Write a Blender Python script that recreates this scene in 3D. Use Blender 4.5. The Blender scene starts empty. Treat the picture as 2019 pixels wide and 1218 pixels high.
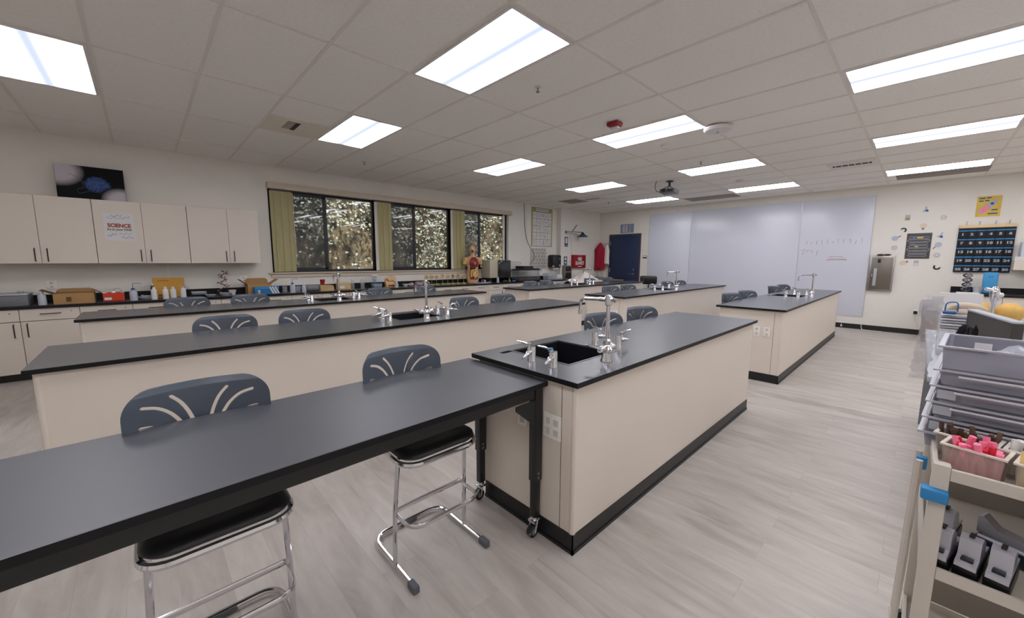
import bpy, bmesh, math, random
from mathutils import Vector, Matrix, noise
random.seed(7)
PI = math.pi
SC = bpy.context.scene
COL = SC.collection

# ---------------------------------------------------------------- camera, world, light, exposure
CAM_Z = 1.53
F_PX = 761.55
yaw, pitch, roll = math.radians(46.485), math.radians(7.2455), math.radians(0.238)
fw = Vector((math.cos(yaw)*math.cos(pitch), math.sin(yaw)*math.cos(pitch), -math.sin(pitch)))
rt = Vector((math.sin(yaw), -math.cos(yaw), 0)); up = rt.cross(fw)
r2 = rt*math.cos(roll)+up*math.sin(roll); u2 = -rt*math.sin(roll)+up*math.cos(roll)
cd = bpy.data.cameras.new('camera'); cam = bpy.data.objects.new('camera', cd); COL.objects.link(cam)
cd.sensor_fit = 'HORIZONTAL'; cd.sensor_width = 36; cd.lens = F_PX/2019*36; cd.clip_start = 0.05; cd.clip_end = 200
mw = Matrix.Identity(4)
for i in range(3):
    mw[i][0] = r2[i]; mw[i][1] = u2[i]; mw[i][2] = -fw[i]
mw[2][3] = CAM_Z
cam.matrix_world = mw
SC.camera = cam

w = bpy.data.worlds.new('sky'); SC.world = w; w.use_nodes = True
bg = w.node_tree.nodes['Background']; bg.inputs[0].default_value = (0.78, 0.86, 1.0, 1); bg.inputs[1].default_value = 1.8
sd = bpy.data.lights.new('sun', 'SUN'); sd.energy = 4.8; sd.angle = math.radians(1.5); sd.color = (1, 0.93, 0.82)
sun = bpy.data.objects.new('sun', sd); COL.objects.link(sun)
sun.rotation_euler = Vector((0.35, 0.55, -0.95)).to_track_quat('-Z', 'Y').to_euler()
LIGHT = 13.0                     # radiance of the bright bands of the troffer lights
VS = SC.view_settings
VS.view_transform = 'Standard'; VS.look = 'None'; VS.gamma = 1; VS.use_curve_mapping = False
VS.exposure = 0.25
try:
    SC.cycles.use_denoising = True
    SC.cycles.max_bounces = 10; SC.cycles.diffuse_bounces = 6; SC.cycles.transparent_max_bounces = 24
except Exception: pass

# ---------------------------------------------------------------- materials
def lin(c):
    return tuple((x/255/12.92 if x/255 <= 0.04045 else ((x/255+0.055)/1.055)**2.4) for x in c)
MATS = {}
def mat(name, rgb, rough=0.5, metal=0.0, spec=0.5, noise_amt=0.0, noise_scale=8.0, bump=0.0, alpha=1.0, trans=0.0, stretch=None, coat=0.0):
    if name in MATS: return MATS[name]
    m = bpy.data.materials.new(name); m.use_nodes = True
    nt = m.node_tree; b = nt.nodes['Principled BSDF']
    c = lin(rgb)
    b.inputs['Base Color'].default_value = (*c, 1)
    b.inputs['Roughness'].default_value = rough; b.inputs['Metallic'].default_value = metal
    b.inputs['Specular IOR Level'].default_value = spec
    if coat: b.inputs['Coat Weight'].default_value = coat; b.inputs['Coat Roughness'].default_value = 0.15
    if alpha < 1: b.inputs['Alpha'].default_value = alpha
    if trans: b.inputs['Transmission Weight'].default_value = trans
    if noise_amt or bump:
        tc = nt.nodes.new('ShaderNodeTexCoord'); mp = nt.nodes.new('ShaderNodeMapping')
        if stretch: mp.inputs['Scale'].default_value = stretch
        nz = nt.nodes.new('ShaderNodeTexNoise'); nz.inputs['Scale'].default_value = noise_scale; nz.inputs['Detail'].default_value = 5
        nt.links.new(tc.outputs['Object'], mp.inputs['Vector']); nt.links.new(mp.outputs[0], nz.inputs['Vector'])
        if noise_amt:
            rp = nt.nodes.new('ShaderNodeValToRGB')
            rp.color_ramp.elements[0].position = 0.3; rp.color_ramp.elements[1].position = 0.7
            rp.color_ramp.elements[0].color = (*[x*(1-noise_amt) for x in c], 1)
            rp.color_ramp.elements[1].color = (*[min(1, x*(1+noise_amt)) for x in c], 1)
            nt.links.new(nz.outputs['Fac'], rp.inputs[0]); nt.links.new(rp.outputs[0], b.inputs['Base Color'])
        if bump:
            bp = nt.nodes.new('ShaderNodeBump'); bp.inputs['Strength'].default_value = bump; bp.inputs['Distance'].default_value = 0.004
            nt.links.new(nz.outputs['Fac'], bp.inputs['Height']); nt.links.new(bp.outputs[0], b.inputs['Normal'])
    MATS[name] = m
    return m

WALL = mat('painted_wall', (231, 227, 220), 0.75, noise_amt=0.015, noise_scale=3)
CEIL = mat('ceiling_tile', (243, 240, 234), 0.9, noise_amt=0.03, noise_scale=40, bump=0.15)
GRID = mat('ceiling_grid_metal', (230, 225, 218), 0.6)
LAMI = mat('beige_laminate', (222, 212, 201), 0.42, noise_amt=0.01, noise_scale=2)
LAMD = mat('laminate_gap', (120, 108, 96), 0.7)
EPOX = mat('black_epoxy_with_sheen', (76, 78, 85), 0.26, spec=1.0, noise_amt=0.05, noise_scale=1.6)  # black resin; sheen of light reflected by the tops lifted into its base colour
EPOE = mat('black_epoxy_edge', (15, 15, 17), 0.45, spec=0.3)  # same resin kept near-black, without the sheen painted into the tops
TBLT = mat('table_laminate', (76, 78, 86), 0.42, spec=0.8, noise_amt=0.07, noise_scale=2.2)
RUBB = mat('black_rubber_base', (24, 24, 25), 0.4)
BLKM = mat('black_powder_metal', (27, 28, 30), 0.4)
CHRM = mat('chrome', (225, 225, 230), 0.12, metal=1.0)
STEL = mat('brushed_steel', (170, 168, 165), 0.32, metal=1.0)
SEAT = mat('blue_grey_plastic', (76, 84, 96), 0.36, noise_amt=0.03, noise_scale=30, bump=0.05)
SEAB = mat('black_seat_plastic', (34, 34, 36), 0.42, noise_amt=0.12, noise_scale=14, bump=0.1)
GCAP = mat('grey_rubber_cap', (92, 95, 102), 0.6)
HNDL = mat('bronze_handle', (58, 46, 40), 0.35, metal=0.4)
WHPL = mat('white_plastic', (225, 222, 222), 0.4)
MILK = mat('milky_plastic', (200, 206, 218), 0.35, alpha=0.86)
BWHT = mat('bottle_white', (222, 221, 222), 0.4)
BLUE = mat('blue_plastic', (34, 90, 150), 0.4)
CYAN = mat('cyan_plastic', (40, 130, 190), 0.4)
SHOE = mat('shoe_box_blue', (28, 110, 165), 0.5)
CARD = mat('cardboard', (172, 134, 88), 0.8, noise_amt=0.05, noise_scale=10)
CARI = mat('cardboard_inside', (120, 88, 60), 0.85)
YELB = mat('amber_board', (196, 146, 58), 0.7, noise_amt=0.03)
REDO = mat('red_orange_card', (206, 62, 22), 0.5)
REDD = mat('dark_red', (140, 16, 26), 0.55)
REDX = mat('fire_red', (150, 18, 24), 0.5)
CRIM = mat('crimson_cloth', (160, 14, 48), 0.8, noise_amt=0.1, noise_scale=12)
WCLO = mat('white_cloth', (242, 235, 229), 0.85, noise_amt=0.03)
BLKP = mat('black_plastic', (26, 26, 28), 0.3)
GRYP = mat('grey_plastic', (128, 130, 136), 0.45)
LGRY = mat('light_grey_plastic', (176, 180, 190), 0.45)
DGRY = mat('dark_grey_plastic', (66, 63, 60), 0.6, noise_amt=0.06)
PAPR = mat('white_paper', (222, 220, 222), 0.8)
PINK = mat('pink_plastic', (250, 130, 165), 0.4)
RED = mat('red_plastic', (215, 35, 60), 0.4)
BRWN = mat('brown_wood', (104, 78, 58), 0.6, noise_amt=0.2, noise_scale=30)
TAN = mat('tan_plaster', (222, 190, 140), 0.6, noise_amt=0.05)
SKIN = mat('model_skin', (214, 170, 120), 0.5, noise_amt=0.03)
ORGR = mat('organ_red', (150, 30, 40), 0.4)
ORGD = mat('organ_dark', (66, 34, 28), 0.4)
ORGP = mat('organ_tan', (228, 188, 120), 0.5, noise_amt=0.15, noise_scale=30)
OLIV = mat('olive_felt', (168, 162, 104), 0.8)
BLIN = mat('green_blind_fabric', (178, 170, 128), 0.85, noise_amt=0.05, noise_scale=60)
BLIE = mat('white_blind_edge', (222, 214, 206), 0.8)
TRIM = mat('cream_trim', (205, 192, 176), 0.55)
FRAM = mat('black_aluminium', (24, 27, 36), 0.35)
DOOR = mat('navy_paint', (36, 50, 84), 0.4, noise_amt=0.04, noise_scale=3)
WBRD = mat('whiteboard_enamel', (213, 216, 229), 0.28, spec=0.6)
OUTL = mat('outlet_white', (238, 235, 231), 0.45)
BRAS = mat('dark_slot', (40, 38, 36), 0.6)
PHOT = mat('pocket_black', (20, 22, 30), 0.7)
NAVY = mat('navy_plastic', (40, 62, 100), 0.45)
CTIE = mat('cart_enamel', (200, 192, 182), 0.45)
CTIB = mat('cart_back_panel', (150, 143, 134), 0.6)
SILV = mat('silver_plastic', (190, 190, 200), 0.28, metal=0.35)
FADEP = mat('faded_pink_ink', (214, 190, 204), 0.5)
FADEB = mat('faded_blue_ink', (170, 182, 210), 0.5)
INK = mat('black_ink', (36, 36, 40), 0.6)
YELP = mat('yellow_paper', (226, 192, 74), 0.7)
BROW = mat('dark_soil', (80, 52, 36), 0.9, noise_amt=0.4, noise_scale=40)

def clear_mat(name, tint, fac=0.12, rough=0.05, body=0.0, bodyrgb=(200, 200, 210)):
    """thin clear sheet: transparent + fresnel gloss, optional milky body"""
    m = bpy.data.materials.new(name); m.use_nodes = True; nt = m.node_tree; nt.nodes.clear()
    o = nt.nodes.new('ShaderNodeOutputMaterial'); t = nt.nodes.new('ShaderNodeBsdfTransparent'); g = nt.nodes.new('ShaderNodeBsdfGlossy')
    t.inputs[0].default_value = (*tint, 1); g.inputs['Roughness'].default_value = rough
    fr = nt.nodes.new('ShaderNodeFresnel'); fr.inputs[0].default_value = 1.5
    mx = nt.nodes.new('ShaderNodeMixShader'); ge = nt.nodes.new('ShaderNodeNewGeometry'); iv = nt.nodes.new('ShaderNodeMath'); iv.operation = 'SUBTRACT'; iv.inputs[0].default_value = 1
    nt.links.new(ge.outputs['Backfacing'], iv.inputs[1]); ml = nt.nodes.new('ShaderNodeMath'); ml.operation = 'MULTIPLY'; nt.links.new(fr.outputs[0], ml.inputs[0]); nt.links.new(iv.outputs[0], ml.inputs[1])
    nt.links.new(ml.outputs[0], mx.inputs[0])
    last = t
    if body:
        d = nt.nodes.new('ShaderNodeBsdfDiffuse'); d.inputs[0].default_value = (*lin(bodyrgb), 1)
        m2 = nt.nodes.new('ShaderNodeMixShader'); m2.inputs[0].default_value = body
        nt.links.new(t.outputs[0], m2.inputs[1]); nt.links.new(d.outputs[0], m2.inputs[2]); last = m2
    nt.links.new(last.outputs[0], mx.inputs[1]); nt.links.new(g.outputs[0], mx.inputs[2]); nt.links.new(mx.outputs[0], o.inputs[0])
    MATS[name] = m
    return m
GLAS = clear_mat('window_glass', (0.93, 0.95, 0.95), rough=0.01)
SCRN = clear_mat('window_glass_with_screen', (0.62, 0.65, 0.68), rough=0.01, body=0.10, bodyrgb=(120, 125, 140))
AQUA = clear_mat('aquarium_glass', (0.97, 0.98, 0.98), rough=0.03, body=0.07, bodyrgb=(150, 152, 160))
CLRP = clear_mat('clear_plastic', (0.96, 0.97, 0.98), rough=0.12, body=0.28, bodyrgb=(205, 207, 216))
BINP = clear_mat('smoky_bin_plastic', (0.86, 0.86, 0.9), rough=0.15, body=0.5, bodyrgb=(172, 172, 184))
BAGP = clear_mat('bag_plastic', (0.93, 0.93, 0.95), rough=0.12, body=0.35, bodyrgb=(225, 228, 238))
MLKB = clear_mat('frosted_bin', (0.95, 0.94, 0.92), rough=0.3, body=0.3, bodyrgb=(205, 198, 188))

def diffuser_mat():
    m = bpy.data.materials.new('lit_diffuser'); m.use_nodes = True; nt = m.node_tree; nt.nodes.clear()
    o = nt.nodes.new('ShaderNodeOutputMaterial'); e = nt.nodes.new('ShaderNodeEmission')
    tc = nt.nodes.new('ShaderNodeTexCoord'); sp = nt.nodes.new('ShaderNodeSeparateXYZ'); nt.links.new(tc.outputs['Object'], sp.inputs[0])
    ab = nt.nodes.new('ShaderNodeMath'); ab.operation = 'ABSOLUTE'; nt.links.new(sp.outputs['X'], ab.inputs[0])
    rp = nt.nodes.new('ShaderNodeValToRGB'); nt.links.new(ab.outputs[0], rp.inputs[0])
    cr = rp.color_ramp; cr.interpolation = 'B_SPLINE'
    cr.elements[0].position = 0.0; cr.elements[0].color = (0.045, 0.05, 0.065, 1)
    cr.elements[1].position = 0.31; cr.elements[1].color = (0.5, 0.5, 0.56, 1)
    for p, c in ((0.06, (0.055, 0.06, 0.075, 1)), (0.14, (0.96, 0.96, 1.0, 1)), (0.2, (0.96, 0.96, 1.0, 1)), (0.27, (0.9, 0.87, 0.9, 1))):
        el = cr.elements.new(p); el.color = c
    e.inputs['Strength'].default_value = LIGHT
    nt.links.new(rp.outputs[0], e.inputs[0]); nt.links.new(e.outputs[0], o.inputs[0])
    return m
DIFF = diffuser_mat()

def floor_mat():
    m = bpy.data.materials.new('grey_oak_vinyl'); m.use_nodes = True; nt = m.node_tree; b = nt.nodes['Principled BSDF']
    L = nt.links.new; N = nt.nodes.new
    tc = N('ShaderNodeTexCoord'); mp = N('ShaderNodeMapping'); mp.inputs['Rotation'].default_value = (0, 0, PI/2)
    L(tc.outputs['Object'], mp.inputs[0])
    br = N('ShaderNodeTexBrick'); br.inputs['Scale'].default_value = 1; br.inputs['Brick Width'].default_value = 1.22; br.inputs['Row Height'].default_value = 0.18
    br.inputs['Mortar Size'].default_value = 0.0012; br.inputs['Color1'].default_value = (0, 0, 0, 1); br.inputs['Color2'].default_value = (1, 1, 1, 1); br.inputs['Mortar'].default_value = (0.5, 0.5, 0.5, 1)
    br.offset = 0.37; L(mp.outputs[0], br.inputs[0])
    # long grain
    m2 = N('ShaderNodeMapping'); m2.inputs['Scale'].default_value = (4.5, 0.9, 1); L(tc.outputs['Object'], m2.inputs[0])
    ad = N('ShaderNodeVectorMath'); ad.operation = 'ADD'; L(m2.outputs[0], ad.inputs[0])
    sc = N('ShaderNodeVectorMath'); sc.operation = 'SCALE'; sc.inputs['Scale'].default_value = 7; L(br.outputs['Color'], sc.inputs[0]); L(sc.outputs[0], ad.inputs[1])
    n1 = N('ShaderNodeTexNoise'); n1.inputs['Scale'].default_value = 1.2; n1.inputs['Detail'].default_value = 8; n1.inputs['Distortion'].default_value = 1.6; L(ad.outputs[0], n1.inputs[0])
    n2 = N('ShaderNodeTexNoise'); n2.inputs['Scale'].default_value = 5; n2.inputs['Detail'].default_value = 6; n2.inputs['Distortion'].default_value = 0.8; L(ad.outputs[0], n2.inputs[0])
    r1 = N('ShaderNodeValToRGB'); L(n1.outputs['Fac'], r1.inputs[0])
    c = r1.color_ramp; c.elements[0].position = 0.28; c.elements[0].color = (*lin((166, 158, 152)), 1); c.elements[1].position = 0.7; c.elements[1].color = (*lin((196, 190, 185)), 1)
    e = c.elements.new(0.46); e.color = (*lin((183, 176, 170)), 1)
    r2_ = N('ShaderNodeValToRGB'); L(n2.outputs['Fac'], r2_.inputs[0]); r2_.color_ramp.elements[0].position = 0.3; r2_.color_ramp.elements[0].color = (0.93, 0.925, 0.92, 1); r2_.color_ramp.elements[1].position = 0.6; r2_.color_ramp.elements[1].color = (1.02, 1.02, 1.02, 1)
    mu = N('ShaderNodeMix'); mu.data_type = 'RGBA'; mu.blend_type = 'MULTIPLY'; mu.inputs[0].default_value = 1; L(r1.outputs[0], mu.inputs[6]); L(r2_.outputs[0], mu.inputs[7])
    r3 = N('ShaderNodeValToRGB'); L(br.outputs['Color'], r3.inputs[0]); r3.color_ramp.elements[0].color = (0.95, 0.945, 0.94, 1); r3.color_ramp.elements[1].color = (1.02, 1.02, 1.02, 1)
    mv = N('ShaderNodeMix'); mv.data_type = 'RGBA'; mv.blend_type = 'MULTIPLY'; mv.inputs[0].default_value = 1; L(mu.outputs[2], mv.inputs[6]); L(r3.outputs[0], mv.inputs[7])
    mo = N('ShaderNodeMix'); mo.data_type = 'RGBA'; mo.blend_type = 'MULTIPLY'; L(br.outputs['Fac'], mo.inputs[0]); L(mv.outputs[2], mo.inputs[6]); mo.inputs[7].default_value = (0.86, 0.85, 0.84, 1)
    L(mo.outputs[2], b.inputs['Base Color']); b.inputs['Roughness'].default_value = 0.42; b.inputs['Specular IOR Level'].default_value = 0.4
    return m
FLOR = floor_mat()

def hill_mat():
    m = bpy.data.materials.new('mossy_bank'); m.use_nodes = True; nt = m.node_tree; b = nt.nodes['Principled BSDF']
    tc = nt.nodes.new('ShaderNodeTexCoord'); n = nt.nodes.new('ShaderNodeTexNoise'); n.inputs['Scale'].default_value = 3; n.inputs['Detail'].default_value = 9
    nt.links.new(tc.outputs['Object'], n.inputs[0]); r = nt.nodes.new('ShaderNodeValToRGB'); nt.links.new(n.outputs['Fac'], r.inputs[0])
    r.color_ramp.elements[0].position = 0.35; r.color_ramp.elements[0].color = (*lin((52, 42, 30)), 1)
    r.color_ramp.elements[1].position = 0.68; r.color_ramp.elements[1].color = (*lin((150, 134, 106)), 1)
    nt.links.new(r.outputs[0], b.inputs['Base Color']); b.inputs['Roughness'].default_value = 0.95
    return m
HILL = hill_mat()
LEAFM = mat('ivy_leaf', (172, 174, 158), 0.5, noise_amt=0.3, noise_scale=9)

def art_mat():
    """dark x-ray like picture: two soft white shapes and a blue scribble"""
    m = bpy.data.materials.new('dark_picture_print'); m.use_nodes = True; nt = m.node_tree; b = nt.nodes['Principled BSDF']; N = nt.nodes.new; L = nt.links.new
    tc = N('ShaderNodeTexCoord')
    def blob(loc, scl):
        mp = N('ShaderNodeMapping'); mp.vector_type = 'TEXTURE'; mp.inputs['Location'].default_value = loc; mp.inputs['Scale'].default_value = scl; L(tc.outputs['Object'], mp.inputs[0])
        g = N('ShaderNodeTexGradient'); g.gradient_type = 'SPHERICAL'; L(mp.outputs[0], g.inputs[0]); return g.outputs['Fac']
    g1 = blob((-0.29, 0, 0.13), (0.24, 1, 0.2)); g2 = blob((0.27, 0, -0.2), (0.2, 1, 0.17))
    a = N('ShaderNodeMath'); a.operation = 'ADD'; L(g1, a.inputs[0]); L(g2, a.inputs[1])
    r = N('ShaderNodeValToRGB'); L(a.outputs[0], r.inputs[0]); r.color_ramp.elements[0].color = (*lin((16, 15, 18)), 1); r.color_ramp.elements[1].position = 0.45; r.color_ramp.elements[1].color = (*lin((196, 190, 198)), 1)
    L(r.outputs[0], b.inputs['Base Color']); b.inputs['Roughness'].default_value = 0.6; b.inputs['Specular IOR Level'].default_value = 0.15
    return m
ARTM = art_mat()

# ---------------------------------------------------------------- mesh helpers
class MB:
    def __init__(s, M=None): s.bm = bmesh.new(); s.M = M or Matrix.Identity(4)
    def _v(s, vs):
        return [s.bm.verts.new(s.M @ Vector(v)) for v in vs]
    def box(s, x0, x1, y0, y1, z0, z1, bev=0.0, seg=2):
        if x0 > x1: x0, x1 = x1, x0
        if y0 > y1: y0, y1 = y1, y0
        if z0 > z1: z0, z1 = z1, z0
        v = s._v([(x, y, z) for z in (z0, z1) for y in (y0, y1) for x in (x0, x1)])
        fs = [(0, 2, 3, 1), (4, 5, 7, 6), (0, 1, 5, 4), (2, 6, 7, 3), (0, 4, 6, 2), (1, 3, 7, 5)]
        F = [s.bm.faces.new([v[i] for i in f]) for f in fs]
        if bev:
            es = list({e for f in F for e in f.edges})
            bmesh.ops.bevel(s.bm, geom=es, offset=bev, segments=seg, affect='EDGES', profile=0.5)
        return s
    def ring(s, c, n, u, r, seg, r2=None):
        w_ = n.cross(u); r2 = r if r2 is None else r2
        return s._v([c+u*math.cos(2*PI*i/seg)*r+w_*math.sin(2*PI*i/seg)*r2 for i in range(seg)])
    def cyl(s, p0, p1, r0, r1=None, seg=16, caps=True):
        p0, p1 = Vector(p0), Vector(p1); r1 = r0 if r1 is None else r1
        n = (p1-p0).normalized(); u = n.orthogonal().normalized()
        a = s.ring(p0, n, u, r0, seg); b = s.ring(p1, n, u, r1, seg)
        for i in range(seg):
            j = (i+1) % seg; s.bm.faces.new((a[i], a[j], b[j], b[i]))
        if caps: s.bm.faces.new(a[::-1]); s.bm.faces.new(b)
        return s
    def tube(s, pts, r, seg=10, closed=False, caps=True, ry=None):
        pts = [Vector(p) for p in pts]; n = len(pts); rings = []; u = None
        for i, p in enumerate(pts):
            a = pts[(i-1) % n] if (closed or i > 0) else p; b = pts[(i+1) % n] if (closed or i < n-1) else p
            t = (b-a).normalized()
            if u is None:
                u = Vector((0, 0, 1)).cross(t)
                if u.length < 1e-3: u = Vector((1, 0, 0))
                u.normalize()
            u = (u-t*u.dot(t))
            if u.length < 1e-5: u = t.orthogonal()
            u.normalize(); rr = r[i] if isinstance(r, (list, tuple)) else r
            rings.append(s.ring(p, t, u, rr, seg, (ry if ry is not None else rr)))
        for k in range(n if closed else n-1):
            a, b = rings[k], rings[(k+1) % n]
            for i in range(seg):
                j = (i+1) % seg; s.bm.faces.new((a[i], a[j], b[j], b[i]))
        if caps and not closed: s.bm.faces.new(rings[0][::-1]); s.bm.faces.new(rings[-1])
        return s
    def lathe(s, prof, c=(0, 0, 0), seg=20, n=(0, 0, 1)):
        c = Vector(c); n = Vector(n).normalized(); u = n.orthogonal().normalized(); w_ = n.cross(u); rings = []
        for r, z in prof:
            if r < 1e-5: rings.append(s._v([c+n*z]))
            else: rings.append(s._v([c+n*z+(u*math.cos(2*PI*i/seg)+w_*math.sin(2*PI*i/seg))*r for i in range(seg)]))
        for a, b in zip(rings, rings[1:]):
            for i in range(seg):
                j = (i+1) % seg
                q = [a[i % len(a)], a[j % len(a)], b[j % len(b)], b[i % len(b)]]
                q = [x for k, x in enumerate(q) if x not in q[:k]]
                if len(q) >= 3:
                    try: s.bm.faces.new(q)
                    except ValueError: pass
        return s
    def sph(s, c, r, seg=14, rings=9, rz=None, ry=None):
        rz = r if rz is None else rz; ry = r if ry is None else ry
        c = Vector(c); top = s._v([c+Vector((0, 0, rz))])[0]; bot = s._v([c-Vector((0, 0, rz))])[0]; R = []
        for k in range(1, rings):
            a = PI*k/rings
            R.append(s._v([c+Vector((math.sin(a)*r*math.cos(2*PI*i/seg), math.sin(a)*ry*math.sin(2*PI*i/seg), math.cos(a)*rz)) for i in range(seg)]))
        for i in range(seg):
            j = (i+1) % seg
            s.bm.faces.new((top, R[0][i], R[0][j])); s.bm.faces.new((bot, R[-1][j], R[-1][i]))
            for a, b in zip(R, R[1:]): s.bm.faces.new((a[i], b[i], b[j], a[j]))
        return s
    def prism(s, pts, axis, d0, d1):
        """pts: 2D outline; axis: 'x','y','z' is the thickness direction"""
        def P(p, d):
            return {'x': (d, p[0], p[1]), 'y': (p[0], d, p[1]), 'z': (p[0], p[1], d)}[axis]
        a = s._v([P(p, d0) for p in pts]); b = s._v([P(p, d1) for p in pts]); n = len(pts)
        s.bm.faces.new(a); s.bm.faces.new(b[::-1])
        for i in range(n):
            j = (i+1) % n; s.bm.faces.new((a[j], a[i], b[i], b[j]))
        return s
    def quad(s, *p): s.bm.faces.new(s._v(p)); return s
    def slab_hole(s, x0, x1, y0, y1, z0, z1, holes):
        """slab with rectangular holes (hx0,hx1,hy0,hy1)"""
        xs = sorted({x0, x1, *[h[0] for h in holes], *[h[1] for h in holes]}); ys = sorted({y0, y1, *[h[2] for h in holes], *[h[3] for h in holes]})
        V = {}
        def g(i, j, k):
            if (i, j, k) not in V: V[(i, j, k)] = s._v([(xs[i], ys[j], z1 if k else z0)])[0]
            return V[(i, j, k)]
        def solid(i, j):
            if not (0 <= i < len(xs)-1 and 0 <= j < len(ys)-1): return False
            cx, cy = (xs[i]+xs[i+1])/2, (ys[j]+ys[j+1])/2
            return not any(h[0] < cx < h[1] and h[2] < cy < h[3] for h in holes)
        for i in range(len(xs)-1):
            for j in range(len(ys)-1):
                if not solid(i, j): continue
                s.bm.faces.new((g(i, j, 1), g(i+1, j, 1), g(i+1, j+1, 1), g(i, j+1, 1)))
                s.bm.faces.new((g(i, j, 0), g(i, j+1, 0), g(i+1, j+1, 0), g(i+1, j, 0)))
                if not solid(i-1, j): s.bm.faces.new((g(i, j, 0), g(i, j, 1), g(i, j+1, 1), g(i, j+1, 0)))
                if not solid(i+1, j): s.bm.faces.new((g(i+1, j, 0), g(i+1, j+1, 0), g(i+1, j+1, 1), g(i+1, j, 1)))
                if not solid(i, j-1): s.bm.faces.new((g(i, j, 0), g(i+1, j, 0), g(i+1, j, 1), g(i, j, 1)))
                if not solid(i, j+1): s.bm.faces.new((g(i, j+1, 0), g(i, j+1, 1), g(i+1, j+1, 1), g(i+1, j+1, 0)))
        return s
    def basin(s, x0, x1, y0, y1, z0, z1, t=0.006, taper=0.0):
        """open topped box"""
        k = taper
        o = [(x0, y0), (x1, y0), (x1, y1), (x0, y1)]; ob = [(x0+k, y0+k), (x1-k, y0+k), (x1-k, y1-k), (x0+k, y1-k)]
        i = [(x0+t, y0+t), (x1-t, y0+t), (x1-t, y1-t), (x0+t, y1-t)]; ib = [(x0+k+t, y0+k+t), (x1-k-t, y0+k+t), (x1-k-t, y1-k-t), (x0+k+t, y1-k-t)]
        O = s._v([(*p, z1) for p in o]); OB = s._v([(*p, z0) for p in ob]); I = s._v([(*p, z1) for p in i]); IB = s._v([(*p, z0+t) for p in ib])
        for a in range(4):
            b = (a+1) % 4
            s.bm.faces.new((OB[a], OB[b], O[b], O[a])); s.bm.faces.new((O[a], O[b], I[b], I[a])); s.bm.faces.new((I[a], I[b], IB[b], IB[a]))
        s.bm.faces.new(OB[::-1]); s.bm.faces.new(IB)
        return s
    def mesh(s, name, smooth=35):
        bmesh.ops.recalc_face_normals(s.bm, faces=s.bm.faces)
        me = bpy.data.meshes.new(name); s.bm.to_mesh(me); s.bm.free()
        if smooth:
            me.shade_smooth(); me.set_sharp_from_angle(angle=math.radians(smooth))
        return me
    def build(s, name, m, parent=None, smooth=35, loc=None):
        me = s.mesh(name, smooth); me.materials.append(m)
        o = bpy.data.objects.new(name, me); COL.objects.link(o)
        if parent: o.parent = parent
        if loc: o.location = loc
        return o

def tag(o, label, cat, group=None, kind=None):
    o['label'] = label; o['category'] = cat
    if group: o['group'] = group
    if kind: o['kind'] = kind
    return o
def thing(name, label, cat, loc=(0, 0, 0), rz=0.0, group=None):
    o = bpy.data.objects.new(name, None); COL.objects.link(o); o.location = loc; o.rotation_euler = (0, 0, rz); o.empty_display_size = 0.1
    return tag(o, label, cat, group)
def struct(name, mb, m, parent=None, smooth=0):
    o = mb.build(name, m, parent, smooth)
    if not parent: o['kind'] = 'structure'
    return o
def dup(root, loc, rz=None, label=None, group=None):
    def cp(o, par):
        c = o.copy(); COL.objects.link(c); c.parent = par
        for ch in o.children: cp(ch, c)
        return c
    r = cp(root, None); r.location = loc
    if rz is not None: r.rotation_euler = (0, 0, rz)
    if label: r['label'] = label
    if group: r['group'] = group
    return r
def arc(c, r, a0, a1, n, f):
    return [f(c[0]+r*math.cos(math.radians(a0+(a1-a0)*i/n)), c[1]+r*math.sin(math.radians(a0+(a1-a0)*i/n))) for i in range(n+1)]
def rrect(x0, x1, y0, y1, r, n=6):
    f = lambda a, b: (a, b)
    return arc((x1-r, y1-r), r, 0, 90, n, f)+arc((x0+r, y1-r), r, 90, 180, n, f)+arc((x0+r, y0+r), r, 180, 270, n, f)+arc((x1-r, y0+r), r, 270, 360, n, f)
def smooth_path(pts, n=6):
    P = [Vector(p) for p in pts]; out = []
    for i in range(len(P)-1):
        a = P[max(i-1, 0)]; b = P[i]; c = P[i+1]; d = P[min(i+2, len(P)-1)]
        for k in range(n):
            t = k/n
            out.append(0.5*((2*b)+(c-a)*t+(2*a-5*b+4*c-d)*t*t+(3*b-a-3*c+d)*t**3))
    out.append(P[-1]); return out
DG = lambda: bpy.context.evaluated_depsgraph_get()
def text(txt, size, m, parent, loc, rot, name='lettering', depth=0.0015, bold=0.0, align='CENTER', sx=1.0):
    cu = bpy.data.curves.new(name, 'FONT'); cu.body = txt; cu.size = size; cu.extrude = depth; cu.align_x = align; cu.align_y = 'CENTER'; cu.offset = bold; cu.resolution_u = 3
    tmp = bpy.data.objects.new('tmp', cu); COL.objects.link(tmp); bpy.context.view_layer.update()
    me = bpy.data.meshes.new_from_object(tmp.evaluated_get(DG())); bpy.data.objects.remove(tmp)
    me.materials.clear(); me.materials.append(m)
    o = bpy.data.objects.new(name, me); COL.objects.link(o); o.parent = parent; o.location = loc; o.rotation_euler = rot; o.scale = (sx, 1, 1)
    return o
def apply_mod(me, setup):
    o = bpy.data.objects.new('tmp', me); COL.objects.link(o); setup(o); bpy.context.view_layer.update()
    r = bpy.data.meshes.new_from_object(o.evaluated_get(DG())); bpy.data.objects.remove(o); return r
FX = (PI/2, 0, -PI/2)     # text on a wall whose face looks towards -X (board wall)
FY = (PI/2, 0, 0)         # text on a wall whose face looks towards -Y (window wall)

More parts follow.
